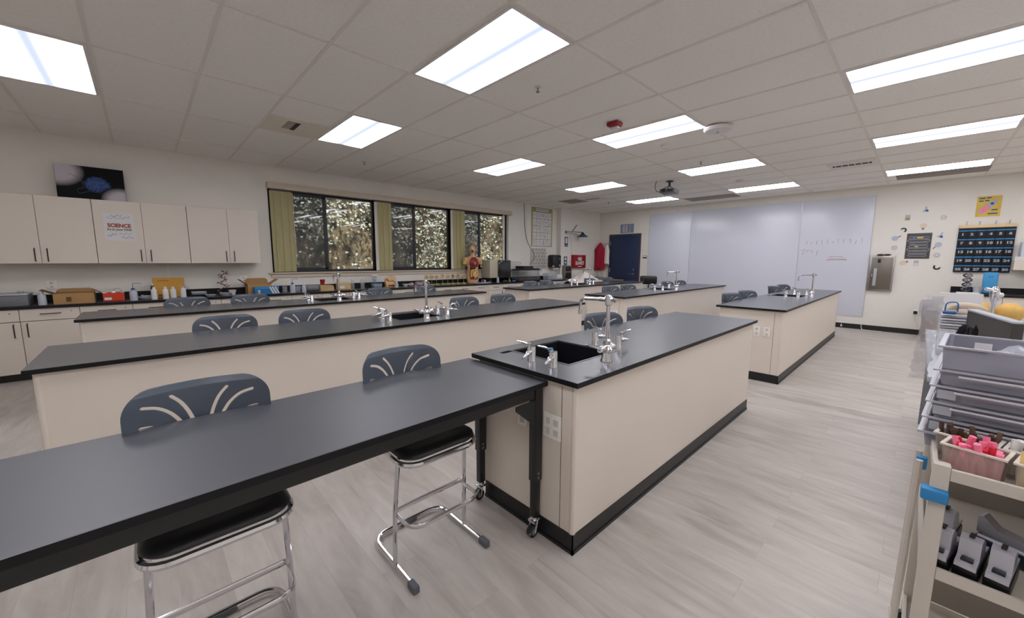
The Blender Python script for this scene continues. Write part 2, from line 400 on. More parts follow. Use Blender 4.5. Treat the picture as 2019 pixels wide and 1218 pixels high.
# ---------------------------------------------------------------- room shell
XB, YW, HC = 11.70, 8.05, 3.15
XR, YR = -3.2, -4.0
ZT = 0.938                       # bench top height
struct('floor', MB().box(XR-.2, XB+.2, YR-.2, YW+.25, -0.1, 0), FLOR)
struct('ceiling', MB().box(XR-.2, XB+.2, YR-.2, YW+.25, HC, HC+.12), CEIL)
struct('wall_front', MB().box(XB, XB+.2, YR-.2, YW+.25, 0, HC), WALL)
struct('wall_right', MB().box(XR-.2, XB, YR-.2, YR, 0, HC), WALL)
struct('wall_back', MB().box(XR-.2, XR, YR, YW+.25, 0, HC), WALL)
WX0, WX1, WZ0, WZ1 = 1.69, 7.50, 1.285, 2.77
m = MB().box(XR, WX0, YW, YW+.25, 0, HC).box(WX1, XB, YW, YW+.25, 0, HC).box(WX0, WX1, YW, YW+.25, 0, WZ0).box(WX0, WX1, YW, YW+.25, WZ1, HC)
struct('wall_left', m, WALL)
struct('wall_pilaster', MB().box(9.585, XB, 7.885, YW, 0, HC), WALL)
# black baseboards
struct('baseboard_front', MB().box(XB-.012, XB, -.25, 1.5, 0, 0.11), RUBB)
struct('baseboard_front_far', MB().box(XB-.012, XB, 1.5, 6.30, 0, 0.11).box(XB-.012, XB, 7.44, 7.885, 0, 0.11), RUBB)
struct('baseboard_left', MB().box(9.5, XB, 7.873, 7.885, 0, 0.11), RUBB)
struct('baseboard_right', MB().box(XR, XB, YR, YR+.012, 0, 0.11), RUBB)
# ceiling grid
GX0, GDX, GY0, GDY = 1.83, 0.664, 0.64, 1.30
xs = [GX0+GDX*k for k in range(-7, 15)]; ys = [GY0+GDY*k for k in range(-3, 6)]
g = MB()
for x in xs:
    if XR < x < XB: g.box(x-.013, x+.013, YR, YW, HC-.006, HC)
for y in ys:
    if YR < y < YW: g.box(XR, XB, y-.011, y+.011, HC-.005, HC)
g.box(XR, XB, YW-.02, YW, HC-.008, HC).box(XB-.02, XB, YR, YW, HC-.008, HC)
struct('ceiling_grid', g, GRID)

# troffer lights
def make_light(label, loc, group='recessed ceiling lights'):
    t = thing('ceiling_light', label, 'ceiling light', loc, 0, group)
    f = MB(); hx, hy = GDX/2-.014, GDY/2-.014
    f.slab_hole(-hx, hx, -hy, hy, -.012, -.001, [(-hx+.022, hx-.022, -hy+.022, hy-.022)])
    f.build('frame', WHPL, t, 0)
    MB().box(-hx+.023, hx-.023, -hy+.023, hy-.023, -.009, -.002).build('diffuser', DIFF, t, 0)
    return t
LX = [GX0+GDX*(4*k)+GDX/2 for k in range(-1, 4)]
LY = [GY0+GDY*k+GDY/2 for k in (1, 3, -1, -3)]
lab = {(1, 0): 'big recessed ceiling light nearest the viewer, above the bench with the front sink',
       (2, 0): 'recessed ceiling light with the red fire strobe beside it', (3, 0): 'recessed ceiling light just right of the hanging projector',
       (4, 0): 'small far ceiling light over the middle of the whiteboard', (0, 1): 'recessed ceiling light at the far left edge, above the left cabinets',
       (1, 1): 'recessed ceiling light beside the slotted air vent', (2, 1): 'recessed ceiling light above the second window',
       (3, 1): 'recessed ceiling light above the end of the windows, before the grey ceiling panel', (4, 1): 'farthest ceiling light, above the navy door',
       (2, 2): 'long recessed ceiling light at the upper right edge of the photo', (3, 2): 'pinkish recessed ceiling light in the middle of the right row',
       (4, 2): 'farthest light of the right row, above the yellow rocket poster'}
first_light = None
for j, y in enumerate(LY):
    for i, x in enumerate(LX):
        l = lab.get((i, j), 'recessed ceiling light over the part of the room outside the photo')
        if first_light is None: first_light = make_light(l, (x, y, HC))
        else: dup(first_light, (x, y, HC), 0, l)

# ceiling fittings
def vent(label, x0, x1, y0, y1, slot, m=GRID):
    t = thing('ceiling_vent', label, 'vent', ((x0+x1)/2, (y0+y1)/2, HC)); hx, hy = (x1-x0)/2, (y1-y0)/2
    MB().box(-hx, hx, -hy, hy, -.009, -.0005, .002).build('plate', m, t)
    if slot:
        sx, sy, ox, oy = slot
        MB().box(ox-sx, ox+sx, oy-sy, oy+sy, -.011, -.006).build('opening', BRAS, t)
        n = 6 if sx < sy else 6
        for k in range(n):
            b = MB(); q = oy-sy+(k+.5)*2*sy/n if sy > sx else ox-sx+(k+.5)*2*sx/n
            if sy > sx: b.box(ox-sx, ox+sx*.2, q-.006, q+.006, -.016, -.008)
            else: b.box(q-.006, q+.006, oy-sy, oy+sy*.2, -.016, -.008)
            b.build('louvre', m, t, 0)
    return t
vent('cream square ceiling vent with a black slot, beside the light above the sink bench', 1.18, 1.82, 5.19, 5.83, (.07, .16, -.05, -.05), mat('vent_cream', (228, 221, 206), .6))
vent('long dark slot vent in the ceiling before the right half of the whiteboard', 8.48, 9.12, .66, 1.28, (.06, .25, 0, 0))
vent('dark slot vent in the ceiling near the poster chart', 8.48, 9.12, 5.9, 6.5, (.05, .22, 0, 0))
PERF = mat('perforated_grey', (150, 143, 136), .8)
vent('grey perforated ceiling panel above the poster chart', 8.5, 9.1, 6.52, 7.12, None, PERF)
vent('grey perforated ceiling panel above the whiteboard', 10.48, 11.1, 3.3, 4.5, None, PERF)
vent('grey perforated ceiling panel above the far right light', 10.5, 11.1, -.66, .5, None, PERF)
def sprinkler(label, x, y):
    t = thing('sprinkler', label, 'sprinkler', (x, y, HC))
    MB().lathe([(0, 0), (.035, -.001), (.036, -.006), (.015, -.008), (0, -.008)]).build('escutcheon', WHPL, t)
    MB().cyl((0, 0, -.006), (0, 0, -.045), .008, .006).cyl((0, 0, -.045), (0, 0, -.049), .018).build('head', GRYP, t)
sprinkler('small ceiling sprinkler right beside the nearest big light', 2.84, 2.65)
sprinkler('small ceiling sprinkler in front of the windows', 2.82, 6.57)
sprinkler('small ceiling sprinkler above the projector lights', 6.8, 2.66)
sprinkler('small ceiling sprinkler near the far door corner', 9.6, 6.2)
def detector(label, x, y, r=.06):
    o = MB().lathe([(0, -.001), (r, -.001), (r, -.02), (r*.75, -.045), (0, -.05)], seg=24).build('smoke_detector', WHPL, None, 35, (x, y, HC))
    tag(o, label, 'smoke detector')
detector('flat round smoke detector behind the wireless router', 5.5, 2.66)
detector('round smoke detector above the far middle light', 8.9, 2.70, .075)
t = thing('fire_strobe', 'red square fire alarm strobe on the ceiling', 'fire alarm', (4.19, 2.66, HC))
MB().box(-.07, .07, -.07, .07, -.05, -.001, .012).build('base', REDX, t)
MB().box(-.03, .03, -.055, .055, -.078, -.05, .012).build('lens', WHPL, t)
t = thing('wireless_router', 'white oval wireless router on the ceiling beside the strobe light', 'router', (5.2, 1.86, HC))
MB().lathe([(0, -.001), (.11, -.001), (.155, -.02), (.16, -.04), (.14, -.06), (0, -.07)], seg=32).build('housing', WHPL, t)
MB().lathe([(0, -.071), (.012, -.071), (.012, -.074), (0, -.074)], seg=12).build('logo', CYAN, t)

# projector
t = thing('projector', 'ceiling projector hanging from a black mount with a cable', 'projector', (8.0, 3.73, HC), .2)
MB().lathe([(0, -.001), (.07, -.001), (.07, -.015), (.02, -.02), (.02, -.1), (.03, -.11), (0, -.11)]).build('mount', BLKM, t)
a_ = MB()
for dx, dy in ((.13, .1), (-.13, .1), (.13, -.1), (-.13, -.1)): a_.tube([(0, 0, -.1), (dx*.5, dy*.5, -.13), (dx, dy, -.17)], .008, 6)
a_.build('bracket', BLKM, t)
MB().box(-.19, .19, -.15, .15, -.25, -.17, .02).build('body', mat('projector_grey', (96, 98, 104), .4), t)
MB().cyl((-.19, .06, -.21), (-.215, .06, -.21), .04, seg=20).build('lens', BLKP, t)
MB().box(-.191, -.187, -.12, 0, -.235, -.19).build('grille', BRAS, t)
MB().tube(smooth_path([(-.16, .22, -.002), (-.18, .24, -.12), (-.12, .22, -.2), (-.05, .13, -.21)]), .006, 6).build('cable', BLKP, t)

# ---------------------------------------------------------------- windows
winx = [(1.69, 3.66), (3.66, 5.58), (5.58, 7.50)]
for k, (x0, x1) in enumerate(winx):
    root = bpy.data.objects.new('window_%d' % (k+1), None); COL.objects.link(root); root['kind'] = 'structure'; root.location = (0, 0, 0)
    y0, y1 = YW+.09, YW+.16; f = MB(); b = .045; xm = (x0+x1)/2
    f.slab_hole  # noqa
    f.box(x0, x1, y0, y1, WZ0, WZ0+b).box(x0, x1, y0, y1, WZ1-b, WZ1).box(x0, x0+b, y0, y1, WZ0, WZ1).box(x1-b, x1, y0, y1, WZ0, WZ1)
    f.build('window_frame', FRAM, root, 0)
    sfr = MB(); sb = .035
    sfr.box(xm-.045, xm+.02, y0+.005, y0+.035, WZ0+b, WZ1-b).box(x0+b, x0+b+sb, y0+.005, y0+.035, WZ0+b, WZ1-b).box(x0+b, xm, y0+.005, y0+.035, WZ0+b, WZ0+b+sb).box(x0+b, xm, y0+.005, y0+.035, WZ1-b-sb, WZ1-b)
    sfr.build('sliding_sash', FRAM, root, 0)
    MB().box(x0+b, xm, y0+.018, y0+.022, WZ0+b, WZ1-b).build('screened_pane', SCRN, root, 0)
    MB().box(xm, x1-b, y0+.048, y0+.052, WZ0+b, WZ1-b).build('pane', GLAS, root, 0)
struct('trim_1', MB().box(1.62, 7.62, YW-.05, YW+.09, WZ0-.025, WZ0, .004).box(1.655, 7.58, YW-.02, YW, WZ0-.095, WZ0-.025, .003), TRIM)   # sill and apron
o = MB().box(1.68, 7.54, YW-.11, YW-.001, 2.757, 2.865, .004).build('valance', TRIM); tag(o, 'long cream valance board above the three windows', 'valance')
# vertical blinds stacked at the left of each window
def blinds(label, x0, x1, white_left):
    t = thing('vertical_blinds', label, 'blinds', (x0, YW-.045, WZ0), 0)
    n = max(3, round((x1-x0)/.058)); h0, h1 = .012, 2.755-WZ0
    MB().box(0, x1-x0, -.012, .02, h1-.03, h1).build('head_track', FRAM, t, 0)
    for k in range(n):
        cx = (k+.5)*(x1-x0)/n; a = .35 if k % 2 else -.1
        M = Matrix.Translation((cx, 0, 0)) @ Matrix.Rotation(a, 4, 'Z')
        edge = (k == n-1 and not white_left) or (k == 0 and white_left)
        v = MB(M).box(-.042, .042, -.0015, .0015, h0, h1-.03)
        v.build('vane', BLIE if edge and white_left else BLIN, t, 0)
    if not white_left: MB().tube([(x1-x0+.01, -.02, h1-.05), (x1-x0+.015, -.02, .15)], .004, 6).build('wand', BLIE, t)
blinds('olive green vertical blinds gathered at the left end of the first window', 1.72, 2.06, False)
blinds('olive green vertical blinds gathered between the first and second windows', 3.62, 3.98, True)
blinds('olive green vertical blinds gathered between the second and third windows', 5.54, 5.93, True)
o = MB().box(7.30, 7.37, YW+.02, YW+.024, WZ0+.02, WZ1-.02).build('blind_vane', BLIE, None, 0); tag(o, 'single white blind vane hanging at the right end of the third window', 'blinds')

# outside: ivy bank
bank = MB()
nx, nz = 60, 24; vs = {}
for i in range(nx+1):
    for k in range(nz+1):
        x = -3+16*i/nx; z = -.6+5.6*k/nz
        y = 9.9+.28*noise.noise(Vector((x*.8, z*.8, 3)))+.12*z*.2
        vs[i, k] = bank._v([(x, y, z)])[0]
for i in range(nx):
    for k in range(nz): bank.bm.faces.new((vs[i, k], vs[i+1, k], vs[i+1, k+1], vs[i, k+1]))
o = bank.build('hillside', HILL, None, 60); tag(o, 'brown mossy bank close outside the windows', 'hillside')
lf = MB()
for n_ in range(26000):
    x = random.uniform(-.5, 12.5); z = random.uniform(.2, 4.6)
    d = noise.noise(Vector((x*.9, 7.3, z*.9)))+.55*noise.noise(Vector((x*2.4, 1.3, z*2.4)))
    dens = .15+ (z-1.9)*.45 + d*.9 + (.35 if z < 1.7 else 0)
    if random.random() > max(.05, min(1, dens)): continue
    y = 9.72+.28*noise.noise(Vector((x*.8, z*.8, 3)))-random.uniform(0, .22)-(.15 if z > 2.2 else 0)
    s_ = random.uniform(.022, .052)
    M = Matrix.Translation((x, y, z)) @ Matrix.Rotation(random.uniform(-.6, .6)+ (0 if random.random() < .8 else PI), 4, 'Z') @ Matrix.Rotation(random.uniform(-.9, .3), 4, 'X') @ Matrix.Rotation(random.uniform(0, 2*PI), 4, 'Y')
    v = [lf.bm.verts.new(M @ Vector(p)) for p in ((0, 0, -s_), (s_*.72, -.25*s_, -s_*.1), (0, 0, s_*1.1), (-s_*.72, -.25*s_, -s_*.1))]
    lf.bm.faces.new((v[0], v[1], v[2])); lf.bm.faces.new((v[0], v[2], v[3]))
o = lf.build('ivy_leaves', LEAFM, None, 0); tag(o, 'pale green ivy leaves climbing the bank outside the windows', 'ivy', kind='stuff')
struct('ground_outside', MB().box(XR, XB+2, YW+.25, 11, -.4, -.3), HILL)

# ---------------------------------------------------------------- door and board wall
droot = bpy.data.objects.new('door_1', None); COL.objects.link(droot); droot['kind'] = 'structure'; droot.location = (XB, 6.87, 0)
MB().box(-.035, -.005, -.535, .535, .01, 2.35, .003).build('door_leaf', DOOR, droot)
MB().box(-.045, 0, -.575, -.54, 0, 2.395).box(-.045, 0, .54, .575, 0, 2.395).box(-.045, 0, -.54, .54, 2.355, 2.395).build('door_frame', mat('door_frame_navy', (70, 66, 72), .5), droot)
MB().lathe([(0, 0), (.032, 0), (.032, .012), (.012, .016), (.012, .05), (0, .05)], (-.036, -.36, 1.09), n=(-1, 0, 0)).tube([(-.08, -.36, 1.09), (-.085, -.33, 1.09), (-.085, -.22, 1.085)], .011, 8).build('door_handle', STEL, droot)
MB().lathe([(0, 0), (.03, 0), (.028, .018), (0, .02)], (-.036, -.37, 1.22), n=(-1, 0, 0)).build('deadbolt', STEL, droot)
for z in (.3, 1.2, 2.1): MB().box(-.045, -.03, .515, .55, z-.07, z+.07).build('hinge', STEL, droot)
o = thing('wall_sign', 'small black and white room sign on the wall beside the navy door', 'sign', (XB, 6.14, 1.64))
MB().box(-.006, -.001, -.07, .07, -.045, .045).build('plate', BLKP, o); MB().box(-.008, -.006, -.06, .06, -.005, .035).build('insert', WHPL, o)
# poster above door
o = thing('poster', 'small blue grey poster with a zigzag line above the navy door', 'poster', (XB, 6.815, 2.57))
MB().box(-.006, -.001, -.24, .24, -.145, .145).build('sheet', mat('poster_blue_grey', (128, 148, 172), .7, noise_amt=.15, noise_scale=12), o, 0)
MB().box(-.0065, -.006, -.12, .16, -.12, .12).build('centre_panel', mat('poster_pale', (186, 186, 200), .7), o, 0)
MB().tube([(-.009, .09-.05*(k % 2), .1-.035*k) for k in range(7)], .005, 5).build('zigzag', NAVY, o)
MB().tube([(-.009, -.06-.03*math.sin(k*1.3), .11-.012*k) for k in range(19)], .008, 5).build('helix', INK, o)

# whiteboards
def board(label, y0, y1, first):
    t = thing('whiteboard', label, 'whiteboard', (XB, (y0+y1)/2, 0), 0, 'whiteboard panels')
    h = (y1-y0)/2; z0, z1 = .285, 2.965
    MB().box(-.014, -.001, -h+.002, h-.002, z0, z1, .003).build('panel', WBRD, t)
    MB().box(-.017, -.001, -h, -h+.008, z0, z1).box(-.017, -.001, h-.008, h, z0, z1).build('edge_strip', mat('board_edge', (196, 198, 208), .3, metal=.3), t)
    return t
b1 = board('narrow left whiteboard panel next to the navy door', 4.74, 6.03, 1)
b2 = board('wide middle whiteboard panel', 2.12, 4.74, 0)
b3 = board('right whiteboard panel with faint pink and blue writing', .815, 2.12, 0)
def scribble(parent, pts, m, r=.004):
    MB().tube([(-.018, p[0], p[1]) for p in pts], r, 5).build('marker_writing', m, parent)
rr = random.Random(3)
for k in range(11):
    y = .5-.1*k; 
    scribble(b3, [(y+rr.uniform(-.02, .02), 1.98+rr.uniform(-.06, .06)) for _ in range(4)], FADEB if k % 2 else FADEP)
for k in range(4): scribble(b3, [(.56-.09*k+rr.uniform(-.03, .03), 1.75+rr.uniform(-.1, .1)) for _ in range(4)], FADEP)
for zz, y0, y1 in ((1.56, -.28, .1), (1.63, -.2, .05), (1.58, -.26, .06), (1.79, .42, .6)): scribble(b3, [(y0, zz), ((y0+y1)/2, zz+.01), (y1, zz)], FADEP, .007)

# steel first aid / extinguisher cabinet
t = thing('wall_cabinet_steel', 'brushed steel recessed wall cabinet right of the whiteboard', 'cabinet', (XB, .6, 0))
MB().box(-.05, -.001, -.2, .2, .885, 1.655, .006).build('frame', STEL, t)
MB().box(-.062, -.05, -.17, .165, .92, 1.615, .004).build('door', mat('steel_dark', (128, 122, 114), .35, metal=.8), t)
MB().box(-.066, -.062, .065, .115, 1.0, 1.38).build('window_strip', LGRY, t)
MB().box(-.066, -.062, .02, .07, 1.5, 1.58).build('emblem', INK, t)
MB().box(-.09, -.062, .13, .145, 1.2, 1.26).build('handle', CHRM, t)
for k, (y, c_) in enumerate(((.64, BLKP), (.53, BLKP))):
    o = MB().sph((0, 0, .018), .05, rz=.018, ry=.06).build('chalk_eraser', c_, None, 35, (XB-.03, y, 1.655)); tag(o, ('left' if k == 0 else 'right')+' black lump on top of the steel wall cabinet', 'eraser')

# graphite poster with bubbles
o = thing('poster', 'grey and black rounded cloud poster ringed by science stickers', 'poster', (XB, .09, 1.85))
MB().box(-.006, -.001, -.18, .18, -.262, .262).build('sheet', mat('poster_dark', (78, 76, 78), .6, noise_amt=.2, noise_scale=14), o, 0)
pb = MB()
for k in range(7):
    z = .19-.06*k; wd = .13+.02*math.sin(k*2)
    pb.tube([(-.008, -wd, z), (-.009, -wd-.015, z-.02), (-.008, -wd, z-.04), (-.008, wd, z-.04), (-.009, wd+.015, z-.02), (-.008, wd, z)], .004, 5, closed=True)
pb.build('line_drawing', LGRY, o)
MB().box(-.008, -.006, -.06, .03, .16, .19).box(-.008, -.006, .0, .05, -.02, .0).build('coloured_label', YELP, o, 0)
MB().box(-.008, -.006, .05, .09, .16, .19).box(-.008, -.006, .05, .09, .03, .05).build('blue_label', CYAN, o, 0)
# yellow rocket poster
o = thing('poster', 'yellow paper poster with a pink rocket and blurred blue words', 'poster', (XB, -.765, 2.575))
MB().box(-.005, -.001, -.15, .15, -.19, .19).build('sheet', mat('poster_yellow', (222, 190, 88), .8, noise_amt=.08, noise_scale=9), o, 0)
M = Matrix.Translation((-.006, 0, 0)) @ Matrix.Rotation(math.radians(40), 4, 'X')
MB(M).prism([(-.045, -.16), (.045, -.16), (.045, .06), (.0, .2), (-.045, .06)], 'x', -.003, 0).build('rocket_outline', LGRY, o, 0)
MB(M).prism([(-.03, -.15), (.03, -.15), (.03, -.0), (-.03, -.0)], 'x', -.005, 0).build('rocket_body', PINK, o, 0)
MB(M).cyl((-.006, 0, .06), (0, 0, .06), .022).build('porthole', BLUE, o)
for (ya, yb_, zz) in ((.125, .05, .15), (.035, -.02, .155), (.125, .07, .10), (.055, .0, .105), (-.04, -.115, -.07), (.0, -.12, -.14)): MB().box(-.008, -.0055, yb_, ya, zz-.011, zz+.011, .001, 1).build('blurred_word', BLUE, o, 0)

# stickers on the front wall
def sticker(kind, label, y, z, s=.055, rot=0.0, tint=None):
    t = thing('wall_sticker', label, 'sticker', (XB, y, z)); t.rotation_euler = (rot, 0, 0)
    if kind == 'magnet':
        MB().prism([(math.cos(a)*s, math.sin(a)*s) for a in [math.radians(q) for q in range(-20, 201, 20)]]+[(math.cos(a)*s*.5, math.sin(a)*s*.5) for a in [math.radians(q) for q in range(200, -21, -20)]], 'x', -.006, -.001).build('arch', INK, t, 0)
        for q in (-1, .5): MB().box(-.006, -.001, s*q, s*(q+.5), -s*.95, -s*.4).build('tip', WHPL, t, 0)
    elif kind == 'glass':
        MB().cyl((-.006, 0, 0), (-.001, 0, 0), s, seg=24).build('lens', mat('sticker_lens', (176, 188, 208), .5), t)
        MB().box(-.005, -.001, -.009, .009, -s*2.1, -s).build('handle', mat('sticker_wood', (150, 126, 100), .6), t, 0)
    elif kind == 'bulb':
        MB().cyl((-.006, 0, 0), (-.001, 0, 0), s, seg=24).build('bulb', mat('sticker_bulb', (226, 204, 188), .5), t)
        MB().box(-.006, -.001, -s*.35, s*.35, -s*1.6, -s*.9).build('cap', GRYP, t, 0)
    elif kind == 'flask':
        MB().prism([(-s, -s), (s, -s), (s*.25, s*.2), (s*.25, s*1.1), (-s*.25, s*1.1), (-s*.25, s*.2)], 'x', -.006, -.001).build('flask', LGRY, t, 0)
        MB().cyl((-.008, -s*.3, -s*.55), (-.006, -s*.3, -s*.55), s*.45).build('liquid', BLUE, t)
    elif kind == 'beaker':
        MB().prism([(-s*.7, -s), (s*.7, -s), (s*.7, s), (-s*.7, s)], 'x', -.005, -.001).build('beaker', LGRY, t, 0)
        MB().prism([(-s*.6, -s*.9), (s*.6, -s*.9), (s*.6, 0), (-s*.6, 0)], 'x', -.007, -.005).build('liquid', tint or WHPL, t, 0)
    elif kind == 'atom':
        ab = MB()
        for a in (0, 60, 120):
            R = Matrix.Rotation(math.radians(a), 3, 'X')
            ab.tube([tuple(R @ Vector((-.003, math.cos(q*PI/8)*s, math.sin(q*PI/8)*s*.4))) for q in range(16)], .0025, 5, closed=True)
        ab.build('orbit', mat('sticker_atom', (188, 192, 204), .5), t)
    return t
sticker('magnet', 'black horseshoe magnet sticker above left of the grey poster', .335, 2.185, .05, .8)
sticker('magnet', 'black horseshoe magnet sticker below right of the grey poster', -.214, 1.42, .055, 3.6)
sticker('glass', 'magnifying glass sticker left of the grey poster', .45, 2.02, .05, 1.1+PI)
sticker('glass', 'magnifying glass sticker right of the grey poster', -.19, 1.87, .05, .7)
sticker('bulb', 'light bulb sticker above the grey poster', .056, 2.26, .05)
sticker('bulb', 'light bulb sticker below left of the grey poster', .28, 1.50, .05, -2.0)
sticker('flask', 'blue and grey flask sticker highest above the grey poster', .047, 2.59, .05)
sticker('flask', 'blue and grey flask sticker right of the top of the grey poster', -.21, 2.06, .05, .3)
sticker('beaker', 'beaker sticker with olive liquid above left of the grey poster', .296, 2.44, .055, 0, OLIV)
sticker('beaker', 'pale beaker sticker directly below the grey poster', .087, 1.50, .05)
sticker('atom', 'faint atom sticker left of the grey poster', .44, 1.82, .055)
sticker('atom', 'faint atom sticker lower right of the grey poster', -.19, 1.66, .055)
sticker('atom', 'faint atom sticker near the number chart, high up', -.21, 2.41, .05)

# numbered pocket chart
t = thing('pocket_chart', 'black hanging pocket chart numbered 1 to 30 with blue strips', 'pocket chart', (XB, -.785, 0))
MB().box(-.022, -.004, -.35, .35, 1.335, 2.215, .004).build('backing', PHOT, t)
MB().box(-.035, -.004, -.355, .355, 2.175, 2.235, .01).build('header', mat('chart_header_yellow_lit', (232, 206, 160), .6), t)  # yellow light falling on the top rod is put into the header colour
for y in (-.26, -.1, .1, .26): MB().tube([(-.02, y, 2.23), (-.02, y, 2.29), (-.006, y-.01, 2.30)], .005, 6).build('hook', STEL, t)
for r_ in range(5):
    for c_ in range(6):
        y = .29-.116*c_; z = 2.06-.168*r_
        p = MB().prism([(y-.053, z-.06), (y+.053, z-.06), (y+.053, z+.055), (y-.053, z+.055)], 'x', -.034, -.022).build('pocket', PHOT, t, 0)
        text(str(r_*6+c_+1), .062, LGRY, p, (-.035, y, z-.005), FX, 'number', bold=.003, depth=.0008, sx=1.25)
        MB().box(-.037, -.034, y-.056, y+.056, z+.055, z+.075).build('blue_strip', CYAN, p, 0)

# outlet with plug and cord
t = thing('wall_outlet', 'low wall outlet with a black plug and hanging cord below the stickers', 'outlet', (XB, 0, .47))
MB().box(-.006, -.001, -.036, .036, -.058, .058, .002).build('cover_plate', OUTL, t)
MB().box(-.05, -.006, -.03, .03, -.035, .03, .006).build('plug', BLKP, t)
MB().tube(smooth_path([(-.03, 0, -.03), (-.03, -.01, -.15), (-.02, -.05, -.25), (-.02, -.06, -.34)]), .003, 6).build('cord', LGRY, t)
t = thing('power_cord', 'thin white cord running down from the right whiteboard and along the floor', 'cord', (XB, 1.07, 0))
MB().tube([(-.016, .09, .285), (-.016, .09, .12), (-.016, .09, .06)], .004, 6).build('vertical_cord', WHPL, t)
MB().box(-.035, -.016, .075, .105, .03, .07).build('plug', WHPL, t)
MB().tube(smooth_path([(-.02, -.25, .11), (-.06, -.27, .02), (-.1, -.33, .008), (-.12, -.6, .008)]), .007, 6).build('floor_cord', WHPL, t)

# ---------------------------------------------------------------- lab benches
def faucet(parent, x, y, z):
    f = MB(Matrix.Translation((x, y, z)))
    f.lathe([(0, 0), (.036, 0), (.036, .006), (.030, .02), (.026, .055), (.034, .06), (.034, .075), (.022, .085), (.016, .10), (.022, .105), (.022, .125), (.012, .135), (.0115, .33), (.02, .335), (.02, .385), (.014, .392), (0, .395)], seg=20)
    o = f.build('faucet', CHRM, parent)
    MB(Matrix.Translation((x, y, z))).tube([(0, .015, .365)]+[(0, .035, .365), (0, .16, .36)]+arc((.165, .325), .035, 90, 0, 5, lambda a, b: (0, a, b))+[(0, .2, .29)], .0095, 10).cyl((0, .2, .29), (0, .2, .262), .011).cyl((0, .01, .365), (0, .06, .365), .013).build('spout', CHRM, o)
    for s in (-1, 1):
        M = Matrix.Translation((x, y, z))
        MB(M).cyl((s*.02, 0, .07), (s*.075, 0, .078), .014, .017).tube([(s*.07, 0, .08), (s*.085, .03, .095), (s*.095, .085, .10)], [.008, .008, .005], 8).sph((s*.05, 0, .082), .021).build('tap_handle', CHRM, o)
    MB(Matrix.Translation((x, y, z))).tube([(0, .02, .375), (.0, -.025, .372), (.02, -.03, .36)], .012, 8).build('vacuum_breaker', CHRM, o)
    return o
CAPB = mat('turret_blue_cap', (40, 140, 200), .4)
def turret(parent, x, y, z, ang, cap=None, la=PI/2):
    M = Matrix.Translation((x, y, z)) @ Matrix.Rotation(ang, 4, 'Z')
    o = MB(M).lathe([(0, 0), (.026, 0), (.026, .004), (.0235, .008), (.0235, .082), (.021, .09), (0, .091)], seg=20).build('gas_turret', CHRM, parent)
    MB(M).lathe([(0, 0), (.013, 0), (.013, .02), (.017, .024), (.017, .04), (.010, .048), (.012, .055), (.009, .062), (.011, .068), (.005, .12), (0, .12)], (.018, 0, .062), n=(1, 0, -.12), seg=12).build('nozzle', CHRM, o)
    MB(M).lathe([(0, 0), (.011, 0), (.009, .028), (.014, .034), (.014, .046), (0, .048)], (.045, 0, .065), seg=12).tube([(.045, 0, .108), (.045+.035*math.cos(la-ang), .035*math.sin(la-ang), .118), (.045+.075*math.cos(la-ang), .075*math.sin(la-ang), .122)], [.006, .006, .004], 8).build('lever', CHRM, o)
    if cap: MB(M).lathe([(0, .048), (.012, .048), (.011, .053), (0, .054)], (.045, 0, .065), seg=12).build('colour_cap', cap, o)
    return o
